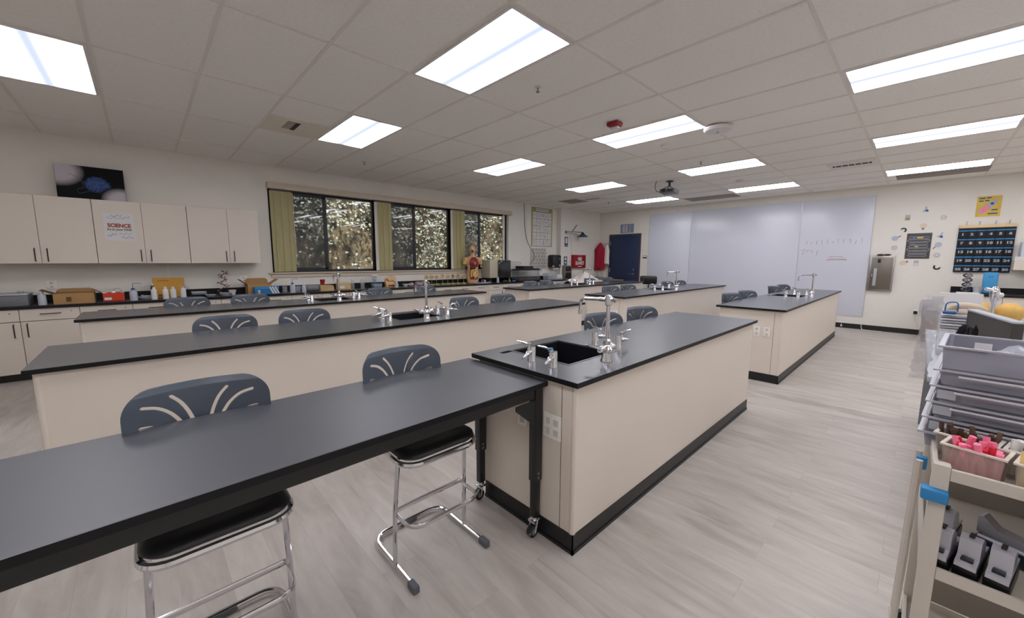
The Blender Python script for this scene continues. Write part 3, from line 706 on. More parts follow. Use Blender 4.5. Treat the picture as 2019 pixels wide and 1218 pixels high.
def bench(label, x0, x1, y0, y1, cx, pairs, ends=True, group='long lab benches'):
    """black topped bench; storage body along the front (-Y) side, knee space behind between the end blocks"""
    t = thing('lab_bench', label, 'lab bench', (x0, y0, 0), 0, group)
    L, W = x1-x0, y1-y0; zt = ZT
    s0, s1, q0, q1 = cx-x0-.225, cx-x0+.245, .245, min(.735, W-.12)
    cup = (cx-x0-.325, cx-x0-.24, min(.69, W-.13), min(.73, W-.09))
    MB().slab_hole(0, L, 0, W, zt-.026, zt, [(s0, s1, q0, q1), cup]).build('countertop', EPOX, t, 0)
    MB().slab_hole(-.001, L+.001, -.001, W+.001, zt-.027, zt-.002, [(.01, L-.01, .01, W-.01)]).build('dark_edge', EPOE, t, 0)
    MB().basin(s0-.004, s1+.004, q0-.004, q1+.004, zt-.23, zt-.006, .012).build('sink_basin', mat('sink_black', (30, 31, 34), .25), t, 0)
    MB().slab_hole(s0-.012, s1+.012, q0-.012, q1+.012, zt-.001, zt+.002, [(s0, s1, q0, q1)]).build('sink_rim', EPOX, t, 0)
    MB().basin(cup[0]-.003, cup[1]+.003, cup[2]-.003, cup[3]+.003, zt-.1, zt-.006, .004).build('cup_sink', BLKP, t, 0)
    o = .032
    b = MB(); yb = .16+o
    def solid(a0, a1, c0, c1):
        b.box(a0, a1, c0, c1, .10, zt-.027)
    solid(o, L-o, o, yb)
    solid(o, o+.09, yb, W-.04); solid(L-o-.09, L-o, yb, W-.04)
    # sink cabinet: hollow under the basin
    sx0, sx1 = s0-.05, s1+.05
    b.box(sx0-.02, sx0, yb, W-.1, .10, zt-.027).box(sx1, sx1+.02, yb, W-.1, .10, zt-.027).box(sx0, sx1, W-.12, W-.1, .10, zt-.027).box(sx0, sx1, yb, W-.12, .10, .12)
    b.build('cabinet_body', LAMI, t, 0)
    MB().box(o, L-o, o, yb, 0, .10).box(o, o+.09, yb, W-.1, 0, .10).box(L-o-.09, L-o, yb, W-.1, 0, .10).box(sx0-.02, sx1+.02, yb, W-.1, 0, .10).build('black_base', RUBB, t, 0)
    MB().box(o-.012, L-o, o-.012, o, 0, .018).box(o-.012, o, o-.012, W-.1, 0, .018).box(o-.006, L-o, o-.006, o, .018, .105).box(o-.006, o, o-.006, W-.1, .018, .105).build('base_skirting', RUBB, t, 0)
    # rounded corner post and seam on the left end
    MB().cyl((o+.012, o+.012, .105), (o+.012, o+.012, zt-.03), .0165, seg=20).build('corner_post', LAMI, t)
    MB().box(o-.001, o+.002, .118, .122, .105, zt-.05).build('seam', LAMD, t, 0)
    if ends:
        for yy in (.19, .30):
            cv = MB().box(o-.008, o, yy-.035, yy+.035, .58, .70, .003).build('outlet_cover', OUTL, t)
            for zz in (.61, .67): MB().box(o-.0095, o-.008, yy-.016, yy+.016, zz-.016, zz+.016, .004).build('socket', mat('socket', (206, 200, 194), .4), cv, 0)
    fx = cx-x0; 
    faucet(t, fx, .14, zt)
    turret(t, fx-.325, .44, zt, PI*1.12, mat('turret_tan_cap', (190, 170, 140), .5), PI*.62); turret(t, fx-.33, .27, zt, PI*1.12, CAPB, PI*.62)
    turret(t, fx+.32, .44, zt, -.25); turret(t, fx+.33, .265, zt, .0, None, -.3)
    return t
near = bench('nearest lab bench with black top, front sink and tall chrome faucet', 1.475, 4.46, 1.09, 1.925, 1.94, None, False, group='lab benches')
# the near bench sink sits a little deeper in plan
bench('second lab bench from the viewer, spanning from the left edge to the middle', -.515, 4.475, 3.215, 4.02, 2.01, None, group='lab benches')
bench('third lab bench, closest to the window counter', -.53, 4.62, 5.56, 6.33, 2.0, None, group='lab benches')
bench('far right lab bench standing in front of the right whiteboard panel', 5.60, 10.25, 1.075, 1.87, 8.05, None, group='lab benches')
bench('far middle lab bench directly behind the nearest bench', 5.62, 10.33, 3.255, 4.05, 7.83, None, group='lab benches')
bench('far left lab bench in front of the fire blanket and door', 5.60, 10.30, 5.385, 6.19, 7.85, None, group='lab benches')

# double outlet plates on the end of the near bench, beside the table leg
for yy, wd, zb, zt_ in ((.18, .06, .585, .722), (.40, .035, .59, .70)):
    cv = MB().box(.024, .032, yy-wd, yy+wd, zb, zt_, .003).build('outlet_cover', OUTL, near)
    for k in ((-1, 1) if wd > .05 else (0,)):
        for zz in (.625, .68): MB().box(.0225, .024, yy+k*.028-.016, yy+k*.028+.016, zz-.016, zz+.016, .004).build('socket', mat('socket', (206, 200, 194), .4), cv, 0)

# ---------------------------------------------------------------- rolling table
t = thing('rolling_table', 'long black-topped rolling table in the foreground left', 'table', (-1.45, 1.275, 0), math.radians(.6))
TL, TW, TZ = 2.953, .67, .895
MB().box(0, TL, 0, TW, TZ-.028, TZ, .002, 1).build('tabletop', TBLT, t)
MB().slab_hole(-.001, TL+.001, -.001, TW+.001, TZ-.0275, TZ-.002, [(.01, TL-.01, .01, TW-.01)]).build('dark_edge', EPOE, t, 0)
MB().box(.03, TL-.07, .03, .05, TZ-.09, TZ-.028).box(.03, TL-.07, TW-.05, TW-.03, TZ-.09, TZ-.028).box(.03, .05, .05, TW-.05, TZ-.09, TZ-.028).box(TL-.09, TL-.07, .05, TW-.05, TZ-.09, TZ-.028).build('apron', BLKM, t)
for (lx, ly) in ((.12, .05), (.12, .52), (TL-.034, .05), (TL-.034, .52)):
    dx = -1 if lx > 1 else 1
    l = MB().box(lx-.028, lx+.028, ly-.024, ly+.024, .33, TZ-.03, .003).box(lx-.022, lx+.022, ly-.019, ly+.019, .115, .34, .003)
    l.prism([(lx, TZ-.10), (lx+dx*.17, TZ-.10), (lx+dx*.17, TZ-.125), (lx+dx*.03, TZ-.24), (lx, TZ-.24)], 'y', ly-.02, ly-.014)
    lo = l.build('leg', BLKM, t)
    MB().cyl((lx-.0, ly-.026, .375), (lx-.0, ly-.02, .375), .007, seg=10).cyl((lx, ly-.026, .35), (lx, ly-.02, .35), .007, seg=10).build('screw', STEL, lo)
    c = MB().cyl((lx, ly, .115), (lx, ly, .085), .02).tube([(lx, ly-.02, .10), (lx-.012, ly-.022, .06), (lx-.02, ly-.022, .035)], .006, 6).tube([(lx, ly+.02, .10), (lx-.012, ly+.022, .06), (lx-.02, ly+.022, .035)], .006, 6)
    c.box(lx-.03, lx+.02, ly-.024, ly+.024, .085, .10, .003)
    c.tube([(lx-.03, ly-.02, .075), (lx-.06, ly-.028, .06), (lx-.07, ly-.03, .052)], .006, 6)
    co = c.build('caster_fork', CHRM, lo)
    MB().cyl((lx-.018, ly-.014, .034), (lx-.018, ly+.014, .034), .034, seg=24).build('caster_wheel', BLKP, lo)
    MB().cyl((lx-.018, ly-.016, .034), (lx-.018, ly+.016, .034), .018, seg=16).build('wheel_hub', GRYP, lo)

# ---------------------------------------------------------------- stools
def backrest_mesh():
    W2, H = .232, .30
    out = rrect(-W2, W2, 0, H, .088, 9)
    # curved slab by grid projection: fill 2D, then bend
    cu = bpy.data.curves.new('c', 'CURVE'); cu.dimensions = '2D'; cu.fill_mode = 'BOTH'
    def spl(pts):
        s = cu.splines.new('POLY'); s.points.add(len(pts)-1)
        for i, p in enumerate(pts): s.points[i].co = (p[0], p[1], 0, 1)
        s.use_cyclic_u = True
    spl(out)
    def slot(path, wd=.0068):
        P = smooth_path([(p[0], p[1], 0) for p in path], 5); L_, R_ = [], []
        for i, p in enumerate(P):
            tt = (P[min(i+1, len(P)-1)]-P[max(i-1, 0)]).normalized(); n = Vector((-tt.y, tt.x, 0)); L_.append(p+n*wd); R_.append(p-n*wd)
        t0 = (P[1]-P[0]).normalized(); t1 = (P[-1]-P[-2]).normalized()
        return [tuple(q) for q in L_]+[tuple(P[-1]+t1*wd)]+[tuple(q) for q in R_[::-1]]+[tuple(P[0]-t0*wd)]
    for s in (-1, 1):
        for path in ([(.175, .238), (.13, .222), (.09, .185), (.055, .125)], [(.09, .258), (.062, .225), (.04, .18), (.024, .125)], [(.185, .165), (.155, .158), (.12, .135), (.09, .105)]):
            spl(slot([(s*a, b) for a, b in path]))
    tmp = bpy.data.objects.new('tmp', cu); COL.objects.link(tmp); bpy.context.view_layer.update()
    me = bpy.data.meshes.new_from_object(tmp.evaluated_get(DG())); bpy.data.objects.remove(tmp)
    bm = bmesh.new(); bm.from_mesh(me)
    bmesh.ops.remove_doubles(bm, verts=bm.verts, dist=1e-5)
    for _ in range(4):
        es = [e for e in bm.edges if e.calc_length() > .035]
        if not es: break
        bmesh.ops.subdivide_edges(bm, edges=es, cuts=1)
        bmesh.ops.triangulate(bm, faces=bm.faces)
    # drop back face by extrusion
    top = list(bm.faces)
    ex = bmesh.ops.extrude_face_region(bm, geom=top)
    newv = [g_ for g_ in ex['geom'] if isinstance(g_, bmesh.types.BMVert)]
    ns = set(newv)
    for v in bm.verts:
        x, z = v.co.x, v.co.y; th = .012
        q = max(0, (abs(x)-.16)/.072); zz = z/H
        y = .07*math.cos(min(1, abs(x)/.232)*PI/2)*1.0 + .035*zz*zz - .02*zz + (.012 if zz > .93 else 0)*((zz-.93)/.07)
        y += (th if v in ns else 0)*(1-.35*q)
        v.co = Vector((x, y-.05, z))
    bmesh.ops.recalc_face_normals(bm, faces=bm.faces)
    me2 = bpy.data.meshes.new('backrest'); bm.to_mesh(me2); bm.free()
    me2.shade_smooth(); me2.set_sharp_from_angle(angle=math.radians(50)); me2.materials.append(SEAT)
    return me2
def make_stool(label, loc, rz=0.0, group=None):
    """origin on the floor under the seat centre; the sitter faces -Y"""
    t = thing('lab_stool', label, 'stool', loc, rz, group)
    # seat shell
    s = MB(); out = rrect(-.215, .215, -.205, .20, .085, 8)
    for (ins, z) in ((.03, .598), (.008, .604), (0, .615), (.004, .628), (.022, .637), (.06, .636), (.12, .628)):
        k = [(x*(1-ins/.215), y*(1-ins/.205)) for x, y in out]
        s._last = getattr(s, '_last', None); ring = s._v([(x, y, z+(.012*(y+.2) if z > .62 else 0)) for x, y in k])
        if s._last:
            for i in range(len(ring)):
                j = (i+1) % len(ring); s.bm.faces.new((s._last[i], s._last[j], ring[j], ring[i]))
        else: s.bm.faces.new(ring[::-1])
        s._last = ring
    s.bm.faces.new(s._last)
    s.build('seat', SEAB, t, 50)
    o = bpy.data.objects.new('backrest', BACKM); COL.objects.link(o); o.parent = t; o.location = (0, .235, .735)
    # chrome band under the seat
    MB().tube([(x, y, .586) for x, y in rrect(-.214, .214, -.206, .195, .085, 6)], .0125, 8, closed=True, ry=.015).build('seat_ring', CHRM, t)
    for sx in (-1, 1):
        # leg from the floor runner to the seat
        MB().tube([(sx*.212, -.055, .03), (sx*.208, -.065, .3), (sx*.195, -.09, .585)], .0115, 10).build('leg', CHRM, t)
        MB().tube(smooth_path([(sx*.11, .15, .59), (sx*.12, .215, .62), (sx*.12, .24, .70), (sx*.12, .238, .82)]), .009, 8).build('back_upright', BLKM, t)
        MB().box(sx*.212-.016, sx*.212+.016, -.27, -.205, .0, .036, .006).build('foot_cap', GCAP, t)
    f = MB(); path = [(-.212, -.215, .02), (-.212, .10, .02)]+arc((-.132, .12), .08, 180, 90, 6, lambda a, b: (a, b, .022))+arc((.132, .12), .08, 90, 0, 6, lambda a, b: (a, b, .022))+[(.212, .10, .02), (.212, -.215, .02)]
    f.tube(path, .012, 10).build('floor_runner', CHRM, t)
    path = [(-.2, -.03, .285), (-.2, -.14, .285)]+arc((-.13, -.15), .07, 180, 270, 6, lambda a, b: (a, b, .285))+arc((.13, -.15), .07, 270, 360, 6, lambda a, b: (a, b, .285))+[(.2, -.14, .285), (.2, -.03, .285)]
    MB().tube(path, .007, 10, closed=True, ry=.014).build('footrest', CHRM, t)
    MB().box(-.05, .05, .188, .212, .004, .03, .004).build('glide', GCAP, t)
    return t
BACKM = backrest_mesh()
G = 'dark blue grey lab stools'
st0 = make_stool('dark plastic lab stool at the rolling table, nearest the left edge', (.125, 1.73, 0), 0, G)
stools = [
    (1.0, 1.725, .0, 'dark plastic lab stool at the rolling table, beside the nearest bench'),
    (3.03, 1.81, -.28, 'dark lab stool behind the nearest bench, just behind the faucet'),
    (3.77, 1.81, -.25, 'dark lab stool behind the nearest bench, right of the faucet'),
    (.48, 3.92, 0, 'dark lab stool behind the second bench, leftmost'),
    (1.11, 3.92, 0, 'dark lab stool behind the second bench, second from left'),
    (3.03, 3.92, -.05, 'dark lab stool behind the second bench, just right of its faucet'),
    (3.72, 3.92, -.05, 'dark lab stool behind the second bench, at its right end'),
    (.37, 6.22, 0, 'dark lab stool behind the third bench, below the white bottles'),
    (1.05, 6.22, 0, 'dark lab stool behind the third bench, in front of the blue shoe box'),
    (2.92, 6.22, -.05, 'dark lab stool behind the third bench, in front of the clear bottles'),
    (3.81, 6.22, -.05, 'dark lab stool behind the third bench, right of the faucet, toward the window mullion'),
    (6.45, 1.77, -.35, 'dark lab stool at the far right bench, nearest its left end'),
    (7.22, 1.77, -.35, 'dark lab stool at the far right bench, second from its left end'),
    (9.0, 1.77, -.3, 'dark lab stool at the far right bench, third from its left end'),
    (9.72, 1.77, -.3, 'dark lab stool at the far right bench, farthest toward the whiteboard'),
    (6.53, 3.94, -.25, 'dark lab stool at the far middle bench, nearest its left end'),
    (7.2, 3.94, -.2, 'dark lab stool at the far middle bench, second from its left end'),
    (9.0, 3.94, -.2, 'dark lab stool at the far middle bench, behind its gas taps'),
    (9.72, 3.94, -.2, 'dark lab stool at the far middle bench, behind its faucet'),
    (6.55, 6.08, -.1, 'dark lab stool at the far left bench, below the aquarium'),
    (7.1, 6.08, -.1, 'dark lab stool at the far left bench, below the clear bin'),
    (8.9, 6.08, -.1, 'dark lab stool at the far left bench, in front of the white cloth'),
    (9.83, 6.08, -.1, 'dark lab stool at the far left bench, in front of the navy door'),
]
for x, y, rz, l in stools: dup(st0, (x, y, 0), rz, l, G)

# teacher chair by the whiteboard
t = thing('office_chair', 'black padded office chair between the far benches and the whiteboard', 'chair', (11.0, 5.62, 0), -1.2)
MB().box(-.24, .24, -.06, .0, .82, 1.07, .05, 4).build('backrest', BLKP, t)
MB().box(-.24, .24, -.5, -.04, .48, .56, .03, 3).build('seat', BLKP, t)
MB().tube([(0, .0, .9), (0, .04, .75), (0, .02, .52), (0, -.2, .47)], .018, 8).build('back_support', BLKM, t)
MB().cyl((0, -.26, .1), (0, -.26, .48), .028).build('gas_post', BLKM, t)
for k in range(5):
    a = 2*PI*k/5
    lg = MB().tube([(0, -.26, .12), (math.cos(a)*.28, -.26+math.sin(a)*.28, .075)], [.025, .016], 8).build('leg', BLKM, t)
    MB().cyl((math.cos(a)*.28-.02, -.26+math.sin(a)*.28, .03), (math.cos(a)*.28+.02, -.26+math.sin(a)*.28, .03), .03).build('caster', BLKP, lg)

# ---------------------------------------------------------------- window counter, base and wall cabinets
CY = 7.52
o = thing('worktop', 'long black worktop with backsplash running under the windows', 'worktop', (0, 0, 0))
MB().slab_hole(XR+.005, 9.45, CY, YW-.002, ZT-.03, ZT, []).build('counter_slab', EPOX, o, 0)
MB().box(XR+.005, 9.45, YW-.022, YW-.002, ZT, ZT+.105).build('backsplash', EPOE, o, 0)
MB().box(XR+.005, 9.45, CY-.001, CY+.001, ZT-.029, ZT-.001).build('front_edge', EPOE, o, 0)
GB = 'base cabinets under the windows'
def base_unit(label, x0, x1):
    t = thing('base_cabinet', label, 'cabinet', (x0, CY+.03, 0), 0, GB); L = x1-x0; D = YW-CY-.033
    MB().box(0.001, L-.001, .02, D, .10, ZT-.031).build('carcass', LAMD, t, 0)
    MB().box(0.001, L-.001, .09, D, 0, .10).build('toe_kick', RUBB, t, 0)
    h = L/2
    for k in (0, 1):
        a, b = k*h+.003, (k+1)*h-.003
        d = MB().box(a, b, 0, .019, .105, .745, .0015, 1).build('door', LAMI, t)
        hx = b-.05 if k == 0 else a+.05
        MB().tube([(hx, .0, .72), (hx, -.028, .715), (hx, -.028, .56), (hx, 0, .555)], .006, 6).build('handle', HNDL, d)
        dr = MB().box(a, b, 0, .019, .753, ZT-.04, .0015, 1).build('drawer_front', LAMI, t)
        mx = (a+b)/2
        MB().tube([(mx-.085, 0, .835), (mx-.08, -.028, .835), (mx+.08, -.028, .835), (mx+.085, 0, .835)], .006, 6).build('handle', HNDL, dr)
        MB().cyl((b-.07, -.004, .855), (b-.07, .0, .855), .010, seg=12).build('lock', STEL, dr)
    return t
names = ['leftmost, below the grey metal case', 'below the cardboard box', 'below the white bottles', 'below the molecule model', 'below the blue capped wash bottle under the windows',
         'below the tan box and clear cylinders', 'below the flesh coloured relief model', 'below the row of disc models', 'below the human torso model', 'below the incubator', 'below the aquarium', 'at the far right end of the window counter']
u0 = None
for k in range(-2, 10):
    x0 = -.655+k-0.0
    l = 'beige base cabinet with two drawers, '+names[k+2]
    x1 = x0+1
    if u0 is None: u0 = base_unit(l, x0, x1)
    else: dup(u0, (x0, CY+.03, 0), 0, l)
o = MB().box(9.346, 9.42, CY+.03, YW-.003, 0, ZT-.031).build('end_panel', LAMI, None, 0); tag(o, 'beige end panel closing the window counter beside the white cloth', 'panel')
# uppers
UY = 7.70
GU = 'wall cabinets left of the windows'
def wall_unit(label, x0, x1, xm):
    t = thing('wall_cabinet', label, 'cabinet', (x0, UY, 1.46), 0, GU); L = x1-x0; m_ = xm-x0
    MB().box(.001, L-.001, .02, YW-UY-.002, 0, .85).build('carcass', LAMI, t, 0)
    MB().box(.005, L-.005, .018, .0205, 0.002, .845).build('gap_shadow_strip', LAMD, t, 0)
    for k, (a, b) in enumerate(((.002, m_-.002), (m_+.002, L-.002))):
        d = MB().box(a, b, 0, .018, 0, .85, .0015, 1).build('door', LAMI, t)
        hx = b-.045 if k == 0 else a+.055
        MB().tube([(hx, 0, .19), (hx, -.026, .185), (hx, -.026, .03), (hx, 0, .025)], .006, 6).build('handle', HNDL, d)
        if k: MB().cyl((a+.018, -.004, .245), (a+.018, 0, .245), .011, seg=12).build('lock', WHPL, d)
wall_unit('beige double wall cabinet cut off by the left edge, left of the dark picture', -2.38, -1.42, -1.9)
wall_unit('beige double wall cabinet with the dark picture standing on its right part', -1.415, -.44, -.93)
wall_unit('beige double wall cabinet with the science poster taped on its left door', -.437, .535, .04)
wall_unit('beige double wall cabinet nearest the window', .538, 1.45, 1.03)
# SCIENCE poster
t = thing('poster', 'white poster reading SCIENCE it\'s in your DNA, taped on a cabinet door', 'poster', (-.196, UY, 1.957))
MB().box(-.15, .15, -.004, -.0012, -.186, .186).build('sheet', PAPR, t, 0)
text('SCIENCE', .068, mat('rust_ink', (168, 70, 44), .6), t, (0, -.0055, .018), FY, bold=.003, depth=.001, sx=.86)
text("it's in your DNA", .036, INK, t, (0, -.0055, -.035), FY, bold=.001, depth=.001)
for k, (cx_, cz_, a) in enumerate(((-.06, .12, .1), (.06, .13, .6), (-.08, -.11, .8), (.05, -.09, .3), (.07, -.14, .1), (-.02, .15, .4))):
    MB().tube([(cx_+(-.06+.012*i)*math.cos(a), -.0055, cz_+(-.06+.012*i)*math.sin(a)*.5+.014*math.sin(i*1.3)) for i in range(11)], .002, 5).build('helix_drawing', (GRYP, BRWN, NAVY)[k % 3], t)
# dark picture on top
t = thing('picture', 'dark picture with pale smoky shapes and a blue tangle, leaning on the wall cabinets', 'picture', (-.42, 7.88, 2.313))
t.rotation_euler = (math.radians(-6), 0, 0)
MB().box(-.32, .32, -.01, .008, 0, .45, .002, 1).build('canvas', BLKP, t)
me = MB().box(-.318, .318, -.0015, .0, -.223, .223).build('print', ARTM, t, 0); me.location = (0, -.0105, .225)
q = []; rr = random.Random(5)
for k in range(190):
    a = rr.uniform(0, 2*PI); r_ = .115*math.sqrt(rr.random()); q.append((.05+r_*1.15*math.cos(a), -.014, .215+r_*.95*math.sin(a)))
MB().tube(smooth_path(q, 3), .0013, 4).build('blue_tangle', mat('tangle_blue', (84, 110, 168), .5), t)
MB().tube(smooth_path([(-.02, -.014, .12), (-.12, -.014, .08), (-.13, -.014, .14), (-.08, -.014, .16), (-.1, -.014, .27), (-.2, -.014, .33)], 5), .0022, 4).build('loose_thread', mat('thread_blue', (84, 100, 140), .5), t)

# wall outlets by the counter
def outlet(label, x, y, z, face='y', w_=.07):
    o = thing('wall_outlet', label, 'outlet', (x, y, z))
    MB().box(-w_/2, w_/2, -.007, -.001, -.058, .058, .002).build('cover_plate', OUTL, o)
    for zz in (-.025, .025): MB().box(-.014, .014, -.0085, -.007, zz-.014, zz+.014, .003).build('socket', mat('socket', (206, 200, 194), .4), o, 0)
outlet('white outlet above the small frosted bottle at the left', -.92, YW, 1.17, w_=.1)
outlet('white outlet plate behind the cardboard box near the window', 1.24, YW, 1.18, w_=.12)
o = MB().box(.255, .285, YW-.016, YW-.001, 1.27, 1.455).build('cable_trunking', OUTL, None, 0); tag(o, 'short white cable cover hanging below the wall cabinets', 'cable cover')

# ================================================================ things on the window counter
Z = ZT + .001
def squeeze(label, x, y, z=Z, r=.036, h=.17, m=MILK, cap=WHPL, name='bottle', group=None, cat='bottle', liquid=False):
    t = thing(name, label, cat, (x, y, z), 0, group)
    MB().lathe([(0, 0), (r, 0), (r*1.02, .008), (r, h*.7), (r*.85, h*.8), (r*.42, h*.88), (r*.42, h*.9), (0, h*.9)], seg=20).build('body', m, t)
    MB().lathe([(0, h*.87), (r*.48, h*.87), (r*.46, h), (r*.3, h*1.03), (0, h*1.03)], seg=16).build('cap', cap, t)
    return t
def washbottle(label, x, y, r=.042, h=.17, flip=1):
    t = squeeze(label, x, y, Z, r, h, MILK, BLUE, 'wash_bottle')
    MB().tube(smooth_path([(0, 0, h), (0, 0, h*1.35), (flip*.02, 0, h*1.42), (flip*.09, 0, h*1.40)], 5), .004, 6).build('spout', mat('spout_blue', (90, 110, 170), .4), t)
    return t
t = thing('metal_case', 'grey metal case with a pale lid at the left end of the window counter', 'case', (-1.32, 7.74, Z))
MB().box(-.25, .25, -.16, .16, 0, .13, .012).build('body', mat('case_grey', (108, 110, 116), .45), t); MB().box(-.255, .255, -.165, .165, .131, .155, .01).build('lid', LGRY, t)
MB().box(.15, .2, -.03, .03, .155, .175, .004).build('clasp', STEL, t)
squeeze('small frosted bottle between the grey case and the cardboard box', -.965, 7.62, r=.037, h=.165)
def openbox(name, label, x, y, lx, ly, h, m, flaps, rz=0, mi=None):
    t = thing(name, label, 'box', (x, y, Z), rz)
    MB().basin(-lx/2, lx/2, -ly/2, ly/2, 0, h, .004).build('box_body', m, t, 0)
    for f in flaps:
        if f[0] == 'back':
            p = arc((lx/2-.06, h+f[1]-.06), .06, 0, 90, 5, lambda a, b: (a, b))+arc((-lx/2+.06, h+f[1]-.06), .06, 90, 180, 5, lambda a, b: (a, b))+[(-lx/2, h), (lx/2, h)]
            MB().prism(p, 'y', ly/2-.004, ly/2).build('flap', m, t, 0)
        elif f[0] == 'left':
            MB(Matrix.Translation((-lx/2, 0, h)) @ Matrix.Rotation(f[1], 4, 'Y')).box(-.004, 0, -ly/2+.01, ly/2-.01, 0, f[2]).build('flap', mi or CARI, t, 0)
        elif f[0] == 'right':
            MB(Matrix.Translation((lx/2, 0, h)) @ Matrix.Rotation(f[1], 4, 'Y')).box(0, .004, -ly/2+.01, ly/2-.01, 0, f[2]).build('flap', mi or m, t, 0)
    return t
t = openbox('cardboard_box', 'open brown cardboard box on the left of the window counter', -.69, 7.70, .36, .26, .135, CARD, [('back', .055), ('left', -1.1, .12)])
MB().box(-.07, -.025, -.1315, -.13, .03, .09).build('printed_square', mat('card_print', (98, 72, 56), .8), t, 0)
t = openbox('orange_box', 'small red and orange box with an open dark flap and packets inside', -.33, 7.66, .205, .15, .12, REDO, [('left', -1.0, .11)], 0)
MB().box(-.09, -.02, -.0765, -.075, .025, .06).build('white_label', PAPR, t, 0)
MB().box(-.1, .1, -.077, -.0755, 0, .018).build('dark_band', REDD, t, 0)
for k in range(3): MB(Matrix.Rotation(.2*k-.2, 4, 'Y')).box(-.08+.06*k, -.04+.06*k, -.05, .05, .09, .145, .006).build('packet', (WHPL, PAPR, LGRY)[k], t)
MB().tube([(.04+.04*math.cos(a/8*PI), 0, .13+.05*math.sin(a/8*PI)) for a in range(9)], .003, 5).build('wire_loop', STEL, t)
washbottle('blue capped wash bottle just right of the orange box', -.135, 7.63)
def crumple(name, label, cat, x, y, z, sx, sy, sz, m, seed=1, sub=3):
    bm = bmesh.new(); bmesh.ops.create_icosphere(bm, subdivisions=sub, radius=1)
    for v in bm.verts:
        d = 1+.45*noise.noise(v.co*1.7+Vector((seed, 0, 0)))+.3*noise.noise(v.co*4+Vector((0, seed, 0)))
        v.co = Vector((v.co.x*sx*d, v.co.y*sy*d, max(0.0, (v.co.z*.5+.5))*sz*d))
    mb = MB(); mb.bm.free(); mb.bm = bm
    o = mb.build(name, m, None, 25, (x, y, z)); tag(o, label, cat); return o
crumple('plastic_bag', 'crumpled clear plastic bag between the wash bottle and the white bottles', 'bag', 0, 7.74, Z, .085, .06, .06, BAGP, 2)
GW = 'white bottles before the amber board'
squeeze('white bottle standing left of the amber board, first in the row of four', .08, 7.64, r=.034, h=.175, m=BWHT, group=GW)
squeeze('white bottle in front of the amber board, second in the row of four', .205, 7.64, r=.034, h=.172, m=BWHT, group=GW)
squeeze('white bottle in front of the amber board, third in the row of four', .29, 7.64, r=.034, h=.172, m=BWHT, group=GW)
squeeze('white bottle at the right corner of the amber board, last of four', .405, 7.66, r=.034, h=.175, m=BWHT, group=GW)
squeeze('small bottle with a round white knob peeking out left of the amber board', .07, 7.84, r=.022, h=.22, m=BLKP, cap=WHPL)
t = thing('amber_board', 'tall amber board leaning on the wall behind the white bottles', 'board', (.26, 7.82, Z+.003)); t.rotation_euler = (math.radians(-8), 0, 0)
MB().box(-.185, .175, -.012, .012, 0, .30, .004, 1).build('panel', YELB, t)
for k in range(5): MB().box(-.125+.026*k, -.108+.026*k, -.0135, -.012, .25, .26).build('blurred_letter', REDD, t, 0)
MB().box(-.13, -.01, -.0135, -.012, .02, .05).build('stain_patch', CARI, t, 0)
t = thing('tray_stack', 'stack of dark grey trays behind the dishes', 'trays', (.60, 7.80, Z))
for k in range(3): MB().basin(-.1+.004*k, .1-.004*k, -.07, .07, .022*k, .022*k+.03, .004, .012).build('tray', (BLKP, GRYP, LGRY)[k], t, 0)
def dish(label, x, y, r, h=.03, m=LGRY):
    o = MB().lathe([(0, 0), (r*.6, 0), (r, h), (r*1.02, h), (r*.64, .004), (0, .004)], seg=24).build('dish', m, None, 35, (x, y, Z)); tag(o, label, 'dish')
dish('wide white dish right of the grey trays', .735, 7.66, .075)
dish('wide white dish left of the white cup', .925, 7.68, .085, .045)
o = MB().lathe([(0, 0), (.035, 0), (.055, .08), (.058, .082), (.05, .082), (.032, .006), (0, .006)], seg=22).build('cup', WHPL, None, 35, (1.03, 7.78, Z)); tag(o, 'white cup under the molecule model', 'cup')
# molecule model
t = thing('molecule_model', 'spiral ball and stick molecule model with red, white and black balls', 'model', (.93, 7.88, Z))
rr = random.Random(11); prev = None; sticks = MB(); balls = {0: MB(), 1: MB(), 2: MB()}
for k in range(34):
    a = k*.62; hgt = .03+.011*k; r_ = .035+.02*math.sin(k*.9)
    p = Vector((-.09+.0+.09*min(1, k/10)+math.cos(a)*r_, math.sin(a)*r_, hgt)); balls[k % 3].sph(p, .0105, 8, 6)
    if prev is not None: sticks.tube([prev, p], .003, 5)
    if k > 8:
        q = p+Vector((math.cos(a)*.03, math.sin(a)*.03, rr.uniform(-.01, .02))); sticks.tube([p, q], .003, 5); balls[(k+1) % 3].sph(q, .009, 8, 6)
    prev = p
sticks.build('bonds', GRYP, t)
for k, m_ in ((0, mat('atom_red', (176, 70, 44), .4)), (1, LGRY), (2, BLKP)): balls[k].build(('red', 'white', 'black')[k]+'_atoms', m_, t)
